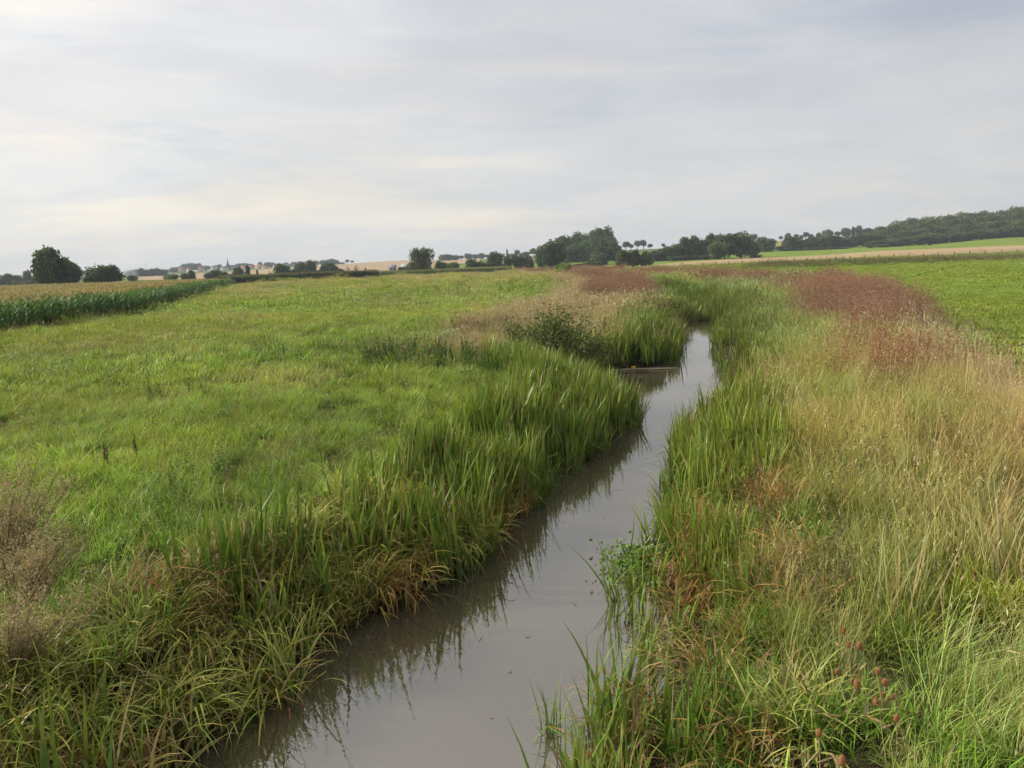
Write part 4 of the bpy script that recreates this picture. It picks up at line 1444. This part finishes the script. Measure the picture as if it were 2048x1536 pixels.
for i, (u, v, wd, kd) in enumerate([(1243, 500, 30, 'willow'), (1266, 499, 34, 'willow'), (1292, 502, 34, 'willow')]):
    tree(u, v, wd, 335, kd, ['grey willow, left of three at the river bend', 'grey willow, middle of three at the river bend', 'grey willow, right of three at the river bend'][i], 'willows at the river bend', tint=(1.15, 1.1, 1.0))
# --- right
RT = [(1312, 502, 26), (1330, 494, 30), (1349, 485, 30), (1367, 476, 28), (1386, 473, 32), (1405, 475, 32), (1421, 469, 24), (1436, 472, 28)]
for i, (u, v, wd) in enumerate(RT):
    tree(u, v, wd, 440, pick(FUL, i), ORD[i] + ' dark tree from the left in the belt before the field oaks', 'tree belt above the stubble', tint=DK)
for i, u in enumerate([1350, 1372, 1392, 1412, 1430]):
    tree(u, 509 - i * 0.4, 26, 425, 'bush', ORD[i] + ' low bush from the left along the foot of the tree belt', 'bushes under the tree belt', cat='bush', tint=(0.8, 0.95, 1.0))
tree(1450, 468, 40, 425, 'oak0', 'field oak with visible trunk, left of the tallest field oak', tint=DK)
tree(1436, 483, 36, 415, 'oak2', 'lighter green field oak in front of the belt', tint=(1.1, 1.15, 1))
tree(1482, 464, 50, 425, 'oak1', 'tallest field oak with a ragged top above the stubble', tint=DK)
tree(1504, 480, 30, 440, 'oak2', 'smaller oak leaning out right of the tallest field oak', tint=DK)
tree(1511, 509, 22, 430, 'bush', 'flat dark bush lying in the green field right of the oaks', cat='bush')
tree(1508, 468, 16, 860, 'round', 'round skyline tree right above the tallest field oak')
tree(1530, 475, 40, 570, 'full1', 'broad dark tree at the lower edge of the yellow field', tint=DK)
tree(1560, 489, 16, 575, 'bush', 'low dark bush right of the broad tree by the yellow field', cat='bush')
for i, (u, v, wd) in enumerate([(1562, 472, 9), (1576, 466, 11), (1593, 468, 10), (1603, 470, 9), (1612, 464, 13), (1622, 468, 10), (1638, 465, 10), (1655, 459, 20), (1676, 463, 14), (1693, 456, 20), (1708, 453, 8), (1719, 451, 14), (1734, 456, 20), (1748, 458, 18)]):
    tree(u, v, wd, 870, pick(['round'] + OAK, i), ORD[i] + ' small skyline tree from the yellow field rightwards on the hill', 'skyline trees on the right hill', tint=DK)
for i, u in enumerate(range(1578, 1760, 15)):
    tree(u, 477 - 0.055 * (u - 1578) + 3 * ((i * 7) % 5 - 2) / 2, 27, 590, pick(FUL + OAK, i), ORD[i] + ' dark tree from the left in the hedge belt under the right skyline', 'hedge belt on the right hill', tint=DK)
for i, u in enumerate(range(1575, 1700, 16)):
    tree(u, 496 - 0.03 * (u - 1575), 24, 566, 'bush', ORD[i] + ' low bush from the left in the hedge foot below the right hill', 'hedge foot bushes', cat='bush', tint=(0.8, 0.95, 1.05))
k = 0
for row, (dist, lift) in enumerate([(575, 0.38), (615, 0.62), (660, 0.82), (720, 1.0)]):
    for u in np.arange(1752 + (row % 2) * 9, 2150, 21):
        ft = np.interp(u, [1750, 1800, 2048, 2200], [496, 494, 474, 465])
        tp = np.interp(u, [1745, 1775, 1850, 1960, 2048, 2200], [462, 449, 433, 425, 414, 404])
        v = ft + (tp - ft) * lift + 2.5 * math.sin(k * 2.3)
        tree(u + 4 * math.sin(k * 5.1), v, 38, dist, pick(FUL + OAK, k), 'broadleaf tree of the large dark wood on the right hillside', 'large wood on the right hillside', tint=(1.0, 0.98, 0.95))
        k += 1
tree(1740, 489, 14, 555, 'bush', 'small grey green bush before the left end of the hillside wood', cat='bush', tint=(1.3, 1.4, 1.3))
tree(1765, 487, 24, 560, 'bush', 'leafy bush at the left foot of the hillside wood', cat='bush', tint=(1.2, 1.3, 1.1))
tree(1860, 489, 6, 540, 'bush', 'tiny lone bush in the green strip below the hillside wood', cat='bush')


# ------------------------------------------------------------------ village
def house(u, v, dist, wpx, hgt, wall, roof, label, rz=0.0, name='house', windows=3, roof_part=0.5):
    p = at(u, v, dist)
    zb = min(float(ground_z(p[0], p[1])), p[2])
    W = wpx * dist / FPX
    Dp = min(W * 0.8, 9.0)
    hw = max(hgt * (1 - roof_part), 2.2) + (p[2] - zb)
    hr_ = hw + hgt * roof_part
    e = empty(name, (p[0], p[1], zb), label, 'house' if name == 'house' else name.split('_')[-1], 'village houses' if name == 'house' else None, rz)
    mb = MB()
    box(mb, -W / 2, W / 2, -Dp / 2, Dp / 2, -1.0, hw, wall)
    mb.add([(-W / 2, -Dp / 2, hw), (-W / 2, Dp / 2, hw), (-W / 2, 0, hr_ - 0.2), (-W / 2, 0, hr_ - 0.2), (W / 2, -Dp / 2, hw), (W / 2, Dp / 2, hw), (W / 2, 0, hr_ - 0.2), (W / 2, 0, hr_ - 0.2)], [(0, 1, 2, 3), (4, 5, 6, 7)], wall)
    obj('wall', mb.mesh('wall', plain('render_wall', wall, 0.9, 0.8, 0.08)), e)
    mb = MB()
    o_ = 0.35
    for s in (-1, 1):
        mb.add([(-W / 2 - o_, s * (Dp / 2 + o_), hw - 0.2), (W / 2 + o_, s * (Dp / 2 + o_), hw - 0.2), (W / 2 + o_, 0, hr_), (-W / 2 - o_, 0, hr_),
                (-W / 2 - o_, s * (Dp / 2 + o_), hw - 0.02), (W / 2 + o_, s * (Dp / 2 + o_), hw - 0.02), (W / 2 + o_, 0, hr_ + 0.18), (-W / 2 - o_, 0, hr_ + 0.18)],
               [(0, 1, 2, 3), (4, 5, 6, 7), (0, 1, 5, 4), (1, 2, 6, 5), (3, 0, 4, 7)], roof)
    ro = obj('roof', mb.mesh('roof', plain('roof_tiles', roof, 0.85, 1.5, 0.2)), e)
    if name == 'house':
        mb = MB()
        box(mb, W * 0.2 - 0.4, W * 0.2 + 0.4, -0.35, 0.35, hr_ - 0.4, hr_ + 0.9, (0.25, 0.12, 0.08))
        obj('chimney', mb.mesh('chimney', plain('brick', (0.25, 0.12, 0.08))), ro)
    glass = plain('window_glass', (0.05, 0.06, 0.07), 0.2, spec=0.5)
    for i in range(windows):
        mb = MB()
        x = -W / 2 + W * (i + 0.5) / windows
        box(mb, x - 0.5, x + 0.5, -Dp / 2 - 0.06, -Dp / 2 + 0.02, hw - 1.9, hw - 0.6, (0.05, 0.05, 0.06))
        obj('window', mb.mesh('window', glass), e)
    return e


RED = (0.33, 0.13, 0.075)
ORG = (0.38, 0.19, 0.10)
GRY = (0.16, 0.15, 0.15)
WHT = (0.62, 0.60, 0.56)
CRM = (0.52, 0.45, 0.36)
house(256, 551, 1000, 24, 6.5, WHT, (0.45, 0.42, 0.40), 'long white farmhouse left of the dark copse', 0.1)
house(272, 549, 1100, 12, 7, CRM, GRY, 'small grey roofed house right behind the white farmhouse', -0.2)
house(364, 543, 1350, 12, 7, CRM, ORG, 'orange roofed house below the ridge trees left of the church', 0.3)
house(378, 543, 1300, 8, 7, WHT, ORG, 'white gabled house right of the orange roof left of the church', 1.4)
house(403, 540, 1440, 9, 7, CRM, RED, 'red roofed house at the left end of the village street', 0.2)
house(428, 539, 1440, 10, 7, WHT, GRY, 'pale house with grey roof just left of the church', -0.2)
house(449, 539, 1400, 13, 5.5, WHT, GRY, 'wide pale house at the foot of the church', 0.1)
house(490, 540, 1400, 14, 7.5, CRM, RED, 'wide red roofed house right of the church', 0.0)
house(505, 539, 1430, 12, 8, CRM, RED, 'red roofed house behind the narrow upright tree', 0.4)
house(519, 538, 1400, 15, 7.5, CRM, ORG, 'orange roofed house right of the red roofs', -0.15)
house(532, 538.5, 1380, 15, 5.5, WHT, ORG, 'long white house with orange roof at the village edge', 0.1)
house(549, 537, 1400, 4, 9, WHT, GRY, 'narrow white gable left of the roadside oak', 0.9)
house(579, 536, 1420, 12, 7, WHT, GRY, 'pale grey house between the roadside oak and the dark tree', 0.2)
house(590, 535, 1420, 8, 7, CRM, GRY, 'small cream house beside the dark tall tree', -0.4)
house(584, 549, 425, 13, 2.6, (0.16, 0.22, 0.28), (0.30, 0.34, 0.38), 'low blue grey shed by the road', 0.0, 'shed', 2, 0.3)
house(785, 541, 520, 15, 3.6, (0.30, 0.30, 0.29), (0.36, 0.38, 0.40), 'low shed with pale grey roof left of the poplar', 0.2, 'shed', 2, 0.4)
house(810, 540, 500, 12, 3.4, (0.10, 0.10, 0.10), (0.42, 0.43, 0.44), 'dark shed with white roof nearest the poplar', -0.3, 'shed', 2, 0.4)
house(1069, 519, 620, 17, 4.2, (0.40, 0.38, 0.25), (0.42, 0.40, 0.36), 'pale yellowish barn showing between willow and big oak', 0.0, 'barn', 4, 0.25)


def church():
    p = at(456.5, 540, 1450)
    zb = float(ground_z(p[0], p[1])) - 0.5
    e = empty('church', (p[0], p[1], zb), 'village church with a dark pointed spire on the ridge', 'church', None, 0.2)
    ztip = at(456.5, 515.5, 1450)[2] - zb
    zs = at(456.5, 533, 1450)[2] - zb
    st = plain('church_stone', (0.22, 0.20, 0.17), 0.9, 1.0)
    sl = plain('slate', (0.075, 0.085, 0.085), 0.7, 1.0)
    mb = MB()
    box(mb, -3, 3, -3, 3, -1, zs, (0.2, 0.2, 0.2))
    obj('tower', mb.mesh('tower', st), e)
    mb = MB()
    zm = zs + (ztip - zs) * 0.32
    lv = [(zs - 0.3, 5.0), (zm - 1.2, 2.6), (zm + 1.0, 1.7), (ztip, 0.05)]
    tube(mb, [(0, 0, z) for z, _ in lv], [q for _, q in lv], (0.1, 0.1, 0.1), 8)
    sp = obj('spire', mb.mesh('spire', sl), e)
    mb = MB()
    box(mb, -0.06, 0.06, -0.06, 0.06, ztip - 0.3, ztip + 1.6, (0.1, 0.1, 0.1))
    box(mb, -0.5, 0.5, -0.05, 0.05, ztip + 0.8, ztip + 0.95, (0.1, 0.1, 0.1))
    obj('cross', mb.mesh('cross', sl), sp)
    mb = MB()
    box(mb, 3.02, 17, -4, 4, -1, 5.5, (0.2, 0.2, 0.2))
    obj('nave', mb.mesh('nave', st), e)
    mb = MB()
    for s in (-1, 1):
        mb.add([(3.02, s * 4.4, 5.4), (17.3, s * 4.4, 5.4), (17.3, 0, 9.5), (3.02, 0, 9.5)], [(0, 1, 2, 3)], (0.1, 0.1, 0.1))
    obj('roof', mb.mesh('nave_roof', sl), e)
    for i in range(4):
        mb = MB()
        box(mb, 4.6 + i * 3.1, 5.6 + i * 3.1, -4.07, -3.95, 1.5, 4.2, (0.05, 0.05, 0.05))
        obj('window', mb.mesh('window', plain('leaded_glass', (0.04, 0.05, 0.06), 0.3)), e)


church()


def fence():
    us = [1406, 1432, 1458, 1484, 1509, 1535, 1561, 1589, 1616, 1643, 1672, 1700, 1729, 1758, 1788, 1818, 1848, 1877, 1909, 1940, 1971, 2004, 2035, 2068, 2100]
    P = []
    for u in us:
        a = az(u)
        P.append((a * 288.0, 288.0, float(ground_z(a * 288.0, 288.0))))
    e = empty('wire_fence', P[0], 'long wire fence on dark wooden posts along the stubble field', 'fence')
    r = np.random.default_rng(5)
    meshes = []
    for i in range(4):
        mb = MB()
        tl = r.normal(0, 0.03)
        tube(mb, [(0, 0, -0.3), (tl * 0.5, 0, 0.6), (tl, 0.01, 1.25 + 0.25 * i / 4), (tl, 0.01, 1.26 + 0.25 * i / 4)], [0.19, 0.18, 0.17, 0.01], (0.1, 0.08, 0.06), 6)
        meshes.append(mb.mesh('post', M_POST))
    for i, p in enumerate(P):
        o = obj('post', meshes[i % 4], e)
        o.location = np.array(p) - np.array(P[0])
    for hgt in (0.45, 0.75, 1.05):
        mb = MB()
        tube(mb, [np.array(p) - np.array(P[0]) + np.array([0, -0.1, hgt]) for p in P], [0.006] * len(P), (0.2, 0.2, 0.2), 3)
        obj('wire', mb.mesh('wire', M_WIRE), e)


fence()


def mast():
    p = at(293, 551, 1400)
    zb = float(ground_z(p[0], p[1]))
    zt = at(293, 529, 1400)[2] - zb
    e = empty('lattice_mast', (p[0], p[1], zb), 'faint thin mast rising above the dark flat topped copse', 'mast')
    mb = MB()
    for sx, sy in ((-1, -1), (1, -1), (1, 1), (-1, 1)):
        tube(mb, [(sx * 1.0, sy * 1.0, 0), (sx * 0.3, sy * 0.3, zt)], [0.10, 0.06], (0.3, 0.3, 0.3), 4)
    obj('leg', mb.mesh('mast_legs', M_WIRE), e)
    mb = MB()
    for k in range(10):
        z0, z1 = zt * k / 10, zt * (k + 1) / 10
        w0, w1 = 1 - 0.7 * k / 10, 1 - 0.7 * (k + 1) / 10
        tube(mb, [(-w0, -w0, z0), (w1, -w1, z1)], [0.05, 0.05], (0.3, 0.3, 0.3), 3)
        tube(mb, [(w0, w0, z0), (-w1, w1, z1)], [0.05, 0.05], (0.3, 0.3, 0.3), 3)
    obj('bracing', mb.mesh('mast_bracing', M_WIRE), e)


mast()


# ------------------------------------------------------------------ single plants and small things near the river
def shrub():
    p = at(1100, 636, 29.0)
    x, y = float(p[0]), 29.0
    z = float(ground_z(x, y))
    r = np.random.default_rng(61)
    e = empty('willow_shrub', (x, y, z), 'bushy dark green willow shrub on the left bank before the reed bay', 'shrub')
    e.scale = (1.22, 1.1, (p[2] - z) / 2.0)
    mb = MB()
    ends = []
    for i in range(52):
        a = r.uniform(0, 6.283)
        s = r.uniform(0.2, 2.0)
        h = r.uniform(1.4, 2.35) - 0.32 * s
        q = [(0, 0, -0.1), (np.cos(a) * s * 0.35, np.sin(a) * s * 0.35, h * 0.5), (np.cos(a) * s, np.sin(a) * s * 0.8, h)]
        tube(mb, q, [0.02, 0.012, 0.004], (0.10, 0.08, 0.05), 5)
        ends.append(q)
    obj('stem', mb.mesh('shrub_stems', M_BARK), e)
    mb = MB()
    P = []
    for q in ends:
        t = r.uniform(0.22, 1.03, (330, 1))
        b = np.array(q[0]) * (1 - t) ** 2 + 2 * t * (1 - t) * np.array(q[1]) + t * t * np.array(q[2])
        P.append(b + r.normal(0, 0.15, (330, 3)))
    P = np.concatenate(P)
    P = P[P[:, 2] > 0.02]
    flakes(mb, r, P, 0.044, (0.135, 0.165, 0.058), 0.28, 0.3, 2.6)
    o = obj('crown', mb.mesh('shrub_leaves', M_PLANT), e)


shrub()


def teasel(heads, yb, label):
    """heads: photo pixels of the seed heads; the plant roots at the bank below them"""
    r = np.random.default_rng(int(heads[0][0]))
    hp = [at(u, v, yb + 0.10 * r.normal()) for u, v in heads]
    c = np.mean(hp, 0)
    zb = float(ground_z(c[0], c[1])) - 0.05
    base = np.array([c[0] + 0.03, c[1] + 0.03, zb])
    e = empty('teasel', base, label, 'teasel', 'dead teasels on the near right bank')
    mb = MB()
    fork = np.array([0, 0, (c[2] - zb) * 0.45])
    tube(mb, [(0, 0, -0.1), fork], [0.006, 0.005], (0.30, 0.24, 0.13), 5)
    for h in hp:
        d = h - base
        ms = MB()
        tube(ms, [fork, fork * 0.4 + d * 0.6 + np.array([0.0, 0, 0.02]), d - np.array([0, 0, 0.03])], [0.006, 0.005, 0.0045], (0.42, 0.36, 0.20), 5)
        obj('branch', ms.mesh('teasel_branch', M_PLANT), e)
    obj('stem', mb.mesh('teasel_stem', M_PLANT), e)
    mb = MB()
    flakes(mb, r, fork + r.normal(0, 0.1, (14, 3)), 0.03, (0.28, 0.22, 0.11), 0.2, 0.5, 5.0)
    obj('leaves', mb.mesh('teasel_leaves', M_PLANT), e, kind='stuff')
    for h in hp:
        d = h - base
        mb = MB()
        L = r.uniform(0.045, 0.075)
        prof = [(-0.5, 0.35), (-0.42, 0.8), (-0.2, 1.0), (0.1, 0.95), (0.35, 0.7), (0.47, 0.35), (0.5, 0.05)]
        tube(mb, [(0, 0, q * L) for q, _ in prof], [w_ * 0.30 * L for _, w_ in prof], (0.36, 0.17, 0.075), 9)
        m = 150
        zz = r.uniform(-0.48, 0.5, m)
        aa = r.uniform(0, 6.283, m)
        rr = np.interp(zz, [q for q, _ in prof], [w_ for _, w_ in prof]) * 0.32 * L
        pp = np.stack([rr * np.cos(aa), rr * np.sin(aa), zz * L], 1)
        dd = np.stack([np.cos(aa), np.sin(aa), 0.5 + 0 * aa], 1) * 3
        flakes(mb, r, pp, 0.004, (0.46, 0.235, 0.115), 0.2, 0.0, 3.5, dirs=dd)
        o = obj('seed_head', mb.mesh('teasel_head', M_PLANT), e)
        o.location = d
        o.rotation_euler = (r.normal(0, 0.12), r.normal(0, 0.12), 0)
        mb = MB()
        aa = np.linspace(0, 6.283, 9)[:-1]
        bp = np.stack([0.012 * np.cos(aa), 0.012 * np.sin(aa), np.full(8, -0.5 * L)], 1)
        blades(mb, r, 8, 0, (0.04, 0.075), 0.004, (0.9, 1.2), (-0.9, -0.4), 3, (0.33, 0.24, 0.13), base_pts=bp, az0=aa)
        obj('bract', mb.mesh('teasel_bracts', M_PLANT), o)


teasel([(1687, 1261), (1697, 1289), (1719, 1291)], 5.9, 'brown teasel with three heads, uppermost of the teasels')
teasel([(1674, 1343), (1714, 1368)], 5.4, 'brown teasel with two heads left of the five headed teasel')
teasel([(1755, 1343), (1770, 1364), (1766, 1390), (1786, 1394), (1752, 1403)], 5.3, 'brown teasel with five clustered seed heads')
teasel([(1793, 1436)], 5.0, 'single headed teasel just below the five headed one')
teasel([(1638, 1466)], 4.8, 'lone teasel head low on the left of the teasel group')
teasel([(1684, 1521)], 4.5, 'lowest teasel head cut close by the bottom edge')


def mugwort(u, y, h, label, seed, lean=(0, 0), n=11):
    a = az(u)
    x = a * y
    z = float(ground_z(x, y))
    r = np.random.default_rng(seed)
    e = empty('mugwort_plant', (x, y, z), label, 'weed', 'brown feathery weeds at the left edge')
    mb, mf = MB(), MB()
    for i in range(n):
        q = r.uniform(0, 6.283)
        s = r.uniform(0.1, 0.55)
        hh = h * r.uniform(0.65, 1.0)
        pts = np.array([(0, 0, -0.05), (np.cos(q) * s * 0.4 + lean[0] * 0.4, np.sin(q) * s * 0.4 + lean[1] * 0.4, hh * 0.55), (np.cos(q) * s + lean[0], np.sin(q) * s + lean[1], hh)])
        tube(mb, pts, [0.008, 0.006, 0.003], (0.20, 0.14, 0.08), 5)
        t = r.uniform(0.28, 1.0, (26, 1))
        b = pts[0] * (1 - t) ** 2 + 2 * t * (1 - t) * pts[1] + t * t * pts[2]
        az_ = r.uniform(0, 6.283, 26)
        tips, bp = blades(mb, r, 26, 0, (0.12, 0.30), 0.005, (0.4, 0.9), (-0.4, 0.3), 3, (0.26, 0.19, 0.115), base_pts=b, az0=az_)
        tt = r.uniform(0.1, 1.05, (26, 13, 1))
        fp = bp[:, None] * (1 - tt) + tips[:, None] * tt + r.normal(0, 0.012, (26, 13, 3))
        flakes(mf, r, fp.reshape(-1, 3), 0.014, (0.38, 0.31, 0.19), 0.2, 0.2, 1.8)
    obj('stem', mb.mesh('mugwort_stems', M_PLANT), e)
    obj('seed_plume', mf.mesh('mugwort_plumes', M_PLANT), e)


mugwort(-75, 8.3, 1.6, 'tall brown feathery weed leaning in from the left edge', 71, (0.25, 0.1), 22)
mugwort(-50, 7.7, 1.15, 'lower brown feathery weed right of the tall one at the left edge', 72, (0.35, -0.05), 18)
mugwort(-90, 6.7, 0.85, 'pale brown feathery weed low at the left edge', 73, (0.3, 0), 14)


def dock(u, v, y, label, seed, dark=1.0, group='dark dock spikes', red=False):
    """seed spike whose tip is seen at photo pixel (u, v), at distance y"""
    p = at(u, v, y)
    z = float(ground_z(p[0], p[1]))
    h = max(p[2] - z, 0.4)
    r = np.random.default_rng(seed)
    e = empty('dock_plant', (p[0], p[1], z), label, 'dock', group)
    mf = MB()
    c = (0.27, 0.10, 0.05) if red else (0.13, 0.075, 0.04)
    for i in range(1 + seed % 3):
        dx, dy = r.normal(0, 0.05, 2) * (i > 0)
        hh = h * (1 - 0.14 * i)
        mb = MB()
        tube(mb, [(0, 0, -0.05), (dx * 0.5 + 0.02, dy * 0.5, hh * 0.5), (dx, dy, hh)], [0.0075, 0.006, 0.003], c, 5)
        obj('stem', mb.mesh('dock_stem', M_PLANT), e)
        m = 60 if red else 150
        t = r.uniform(0.55 if red else 0.40, 1.0, m)
        b = np.stack([dx * t, dy * t, hh * t], 1) + r.normal(0, 1, (m, 3)) * (0.035 * (1.1 - t))[:, None]
        flakes(mf, r, b, 0.016, np.array(c) * dark, 0.25, 0.2, 1.5)
    mb = MB()
    blades(mb, r, 5, 0.03, (0.2, 0.35), 0.03, (0.5, 1.0), (0.5, 1.2), 4, (0.12, 0.15, 0.04), (0.2, 0.13, 0.06))
    obj('leaves', mb.mesh('dock_leaves', M_PLANT), e)
    obj('seed_spike', mf.mesh('dock_seeds', M_PLANT), e)


dock(268, 870, 14.5, 'dark dock spike standing alone in the left meadow grass', 82)
dock(207, 888, 14.0, 'shorter dock spike left of the lone one in the left meadow', 80)
dock(960, 757, 21.0, 'dark dock spikes behind the left reed bed', 83)
dock(1955, 677, 19.5, 'tallest dark dock spike at the outer rim of the right verge', 85)
dock(1898, 690, 19.5, 'dark dock spike second from the tallest on the verge rim', 81)
dock(1932, 690, 20.0, 'dark dock spike just left of the tallest on the verge rim', 82)
dock(1908, 686, 21.0, 'dark dock spike in the middle of the verge rim group', 84)
dock(1648, 775, 19.5, 'dark seed spike in the right verge left of its twin', 86)
dock(1678, 790, 18.0, 'dark seed spike in the right verge right of its twin', 87)
dock(1612, 762, 21.5, 'thin dark seed spike at the inner side of the right verge', 81)
dock(1822, 955, 11.0, 'red stemmed dock with forked stems in the middle of the right verge', 89, group='red docks', red=True)
dock(1900, 935, 11.5, 'red stemmed dock right of the forked one', 90, group='red docks', red=True)
dock(2020, 960, 10.5, 'red stemmed dock near the right edge', 91, group='red docks', red=True)
dock(1945, 1215, 7.0, 'thick red brown dock stalk near the lower right corner', 93, group='red docks', red=True)
dock(1736, 700, 24.0, 'slim dark dock spike below the russet band', 94)


def thistle(u, v, y, label, seed):
    p = at(u, v, y)
    z = float(ground_z(p[0], p[1]))
    h = max(p[2] - z, 0.5)
    r = np.random.default_rng(seed)
    e = empty('thistle', (p[0], p[1], z), label, 'thistle', 'fluffy thistles')
    mb, mf, ml = MB(), MB(), MB()
    for i in range(7):
        q = r.uniform(0, 6.283)
        s = r.uniform(0.05, 0.4)
        hh = h * r.uniform(0.7, 1.0)
        tip = np.array((np.cos(q) * s, np.sin(q) * s, hh))
        tube(mb, [(0, 0, -0.05), tip * np.array([0.4, 0.4, 0.5]), tip], [0.007, 0.006, 0.004], (0.14, 0.13, 0.06), 5)
        t = r.uniform(0.1, 0.95, (34, 1))
        flakes(ml, r, tip * t + r.normal(0, 0.06, (34, 3)), 0.03, (0.10, 0.115, 0.055), 0.2, 0.2, 3.0)
        for k in range(3):
            c = tip + r.normal(0, 0.06, 3)
            flakes(mf, r, c + r.normal(0, 0.018, (26, 3)), 0.02, (0.62, 0.56, 0.50), 0.08, 0.3, 1.5)
    obj('stem', mb.mesh('thistle_stems', M_PLANT), e)
    obj('leaf', ml.mesh('thistle_leaves', M_PLANT), e)
    obj('seed_fluff', mf.mesh('thistle_fluff', M_PLANT), e)


thistle(926, 652, 37, 'white fluffy thistle, highest of the group left of the shrub', 101)
thistle(905, 662, 35, 'white fluffy thistle beside the highest one left of the shrub', 102)
thistle(872, 682, 31, 'white fluffy thistle at the left end of the group', 103)
thistle(952, 668, 34, 'white fluffy thistle nearest the shrub', 104)
thistle(1192, 647, 37, 'small white thistle behind the willow shrub', 105)
thistle(2035, 815, 14, 'white thistle fluff at the right edge of the verge', 107)


def watercress():
    r = np.random.default_rng(65)
    c = on_z(1270, 1140, WATER)
    mb = MB()
    n = 2600
    x = c[0] + 0.18 + r.normal(0, 0.27, n)
    y = c[1] + r.normal(0, 0.34, n)
    k = vnoise(x, y, 0.28, 41) > 0.22
    x, y = x[k], y[k]
    hgt = 0.10 + 0.30 * vnoise(x, y, 0.35, 42)
    P = np.stack([x, y, WATER + hgt * r.random(len(x)) ** 0.5], 1)
    flakes(mb, r, P, 0.045, (0.14, 0.24, 0.05), 0.3, 0.0, 1.4)
    m = 170
    q = r.integers(0, len(P), m)
    T = P[q] + np.array([0, 0, 0.05])
    F = (T[:, None] + r.normal(0, 0.012, (m, 4, 3))).reshape(-1, 3)
    flakes(mb, r, F, 0.014, (0.62, 0.62, 0.54), 0.08, 0.2, 1.2)
    o = obj('watercress', mb.mesh('watercress', M_PLANT), kind='stuff', label='leafy watercress patch with tiny white flowers at the right water edge', category='watercress')


watercress()


def raft():
    r = np.random.default_rng(66)
    c = on_z(1292, 739, WATER)
    e = empty('reed_raft', (c[0], c[1], WATER), 'pale raft of floating dead reed stalks before the bay reeds', 'debris')
    for i in range(26):
        mb = MB()
        L = r.uniform(0.5, 1.6)
        x0 = r.uniform(-1.25, 1.0)
        y0 = r.normal(0, 0.10) - 0.10 * x0 * 0
        a = r.normal(0.05, 0.16)
        d = np.array([np.cos(a), np.sin(a), 0]) * L / 2
        p = np.array([x0, y0, 0.012 + 0.03 * r.random()])
        tube(mb, [p - d, p + np.array([0, 0, 0.01]), p + d], [0.011, 0.013, 0.008], (0.36, 0.29, 0.19), 5)
        obj('stalk', mb.mesh('stalk', M_PLANT), e)
    c2 = on_z(1267, 735, WATER + 0.07)
    e = empty('litter_can', (c2[0], c2[1], WATER + 0.045), 'small yellow litter container lying on the floating reed raft', 'litter', None, 0.4)
    mb = MB()
    tube(mb, [(-0.10, 0, 0.04), (-0.095, 0, 0.04), (0.05, 0, 0.04), (0.075, 0, 0.04), (0.09, 0, 0.04)], [0.005, 0.045, 0.045, 0.030, 0.018], (0.7, 0.45, 0.03), 10)
    obj('body', mb.mesh('can_body', plain('yellow_plastic', (0.75, 0.46, 0.02), 0.4)), e)
    mb = MB()
    tube(mb, [(0.09, 0, 0.04), (0.095, 0, 0.04), (0.115, 0, 0.04), (0.116, 0, 0.04)], [0.012, 0.02, 0.02, 0.002], (0.7, 0.65, 0.5), 8)
    obj('cap', mb.mesh('can_cap', plain('pale_cap', (0.7, 0.62, 0.35), 0.4)), e)


raft()


def floating_bits():
    r = np.random.default_rng(67)
    mb = MB()
    y = r.uniform(5, 50, 700)
    t = r.random(700)
    near_edge = np.where(r.random(700) < 0.5, t ** 2.5, 1 - t ** 2.5)
    x = xl(y) + (xr(y) - xl(y)) * (0.04 + 0.92 * near_edge)
    k = vnoise(x, y, 1.2, 46) > 0.55
    P = np.stack([x[k], y[k], np.full(k.sum(), WATER + 0.004)], 1)
    n = len(P)
    a = r.uniform(0, 6.283, n)
    L = r.uniform(0.01, 0.05, n) * np.where(r.random(n) < 0.15, 4, 1)
    W_ = r.uniform(0.004, 0.012, n)
    d = np.stack([np.cos(a), np.sin(a), 0 * a], 1)
    e = np.stack([-np.sin(a), np.cos(a), 0 * a], 1)
    V = np.stack([P - d * L[:, None], P + e * W_[:, None], P + d * L[:, None], P - e * W_[:, None]], 1)
    C = np.array([(0.30, 0.25, 0.14), (0.12, 0.17, 0.04), (0.16, 0.11, 0.06)])[r.integers(0, 3, n)]
    mb.add(V.reshape(-1, 3), np.arange(n * 4).reshape(n, 4), np.repeat(C, 4, 0))
    obj('floating_litter', mb.mesh('floating_litter', M_PLANT), kind='stuff', label='scattered bits of leaf and straw floating on the river', category='litter')


floating_bits()


# ------------------------------------------------------------------ haze
def haze():
    mb = MB()
    box(mb, -3400, 3400, -400, 3400, -4.0, 75.0, (1, 1, 1))
    m, t = mat_new('thin_haze')
    v = t.new('ShaderNodeVolumePrincipled')
    v.inputs['Color'].default_value = (0.80, 0.88, 1.0, 1)
    v.inputs['Density'].default_value = 0.00019
    o = t.new('ShaderNodeOutputMaterial')
    t.l.new(v.outputs[0], o.inputs['Volume'])
    obj('haze', mb.mesh('haze', m), kind='stuff', label='thin bluish summer haze over the whole plain', category='haze')


haze()
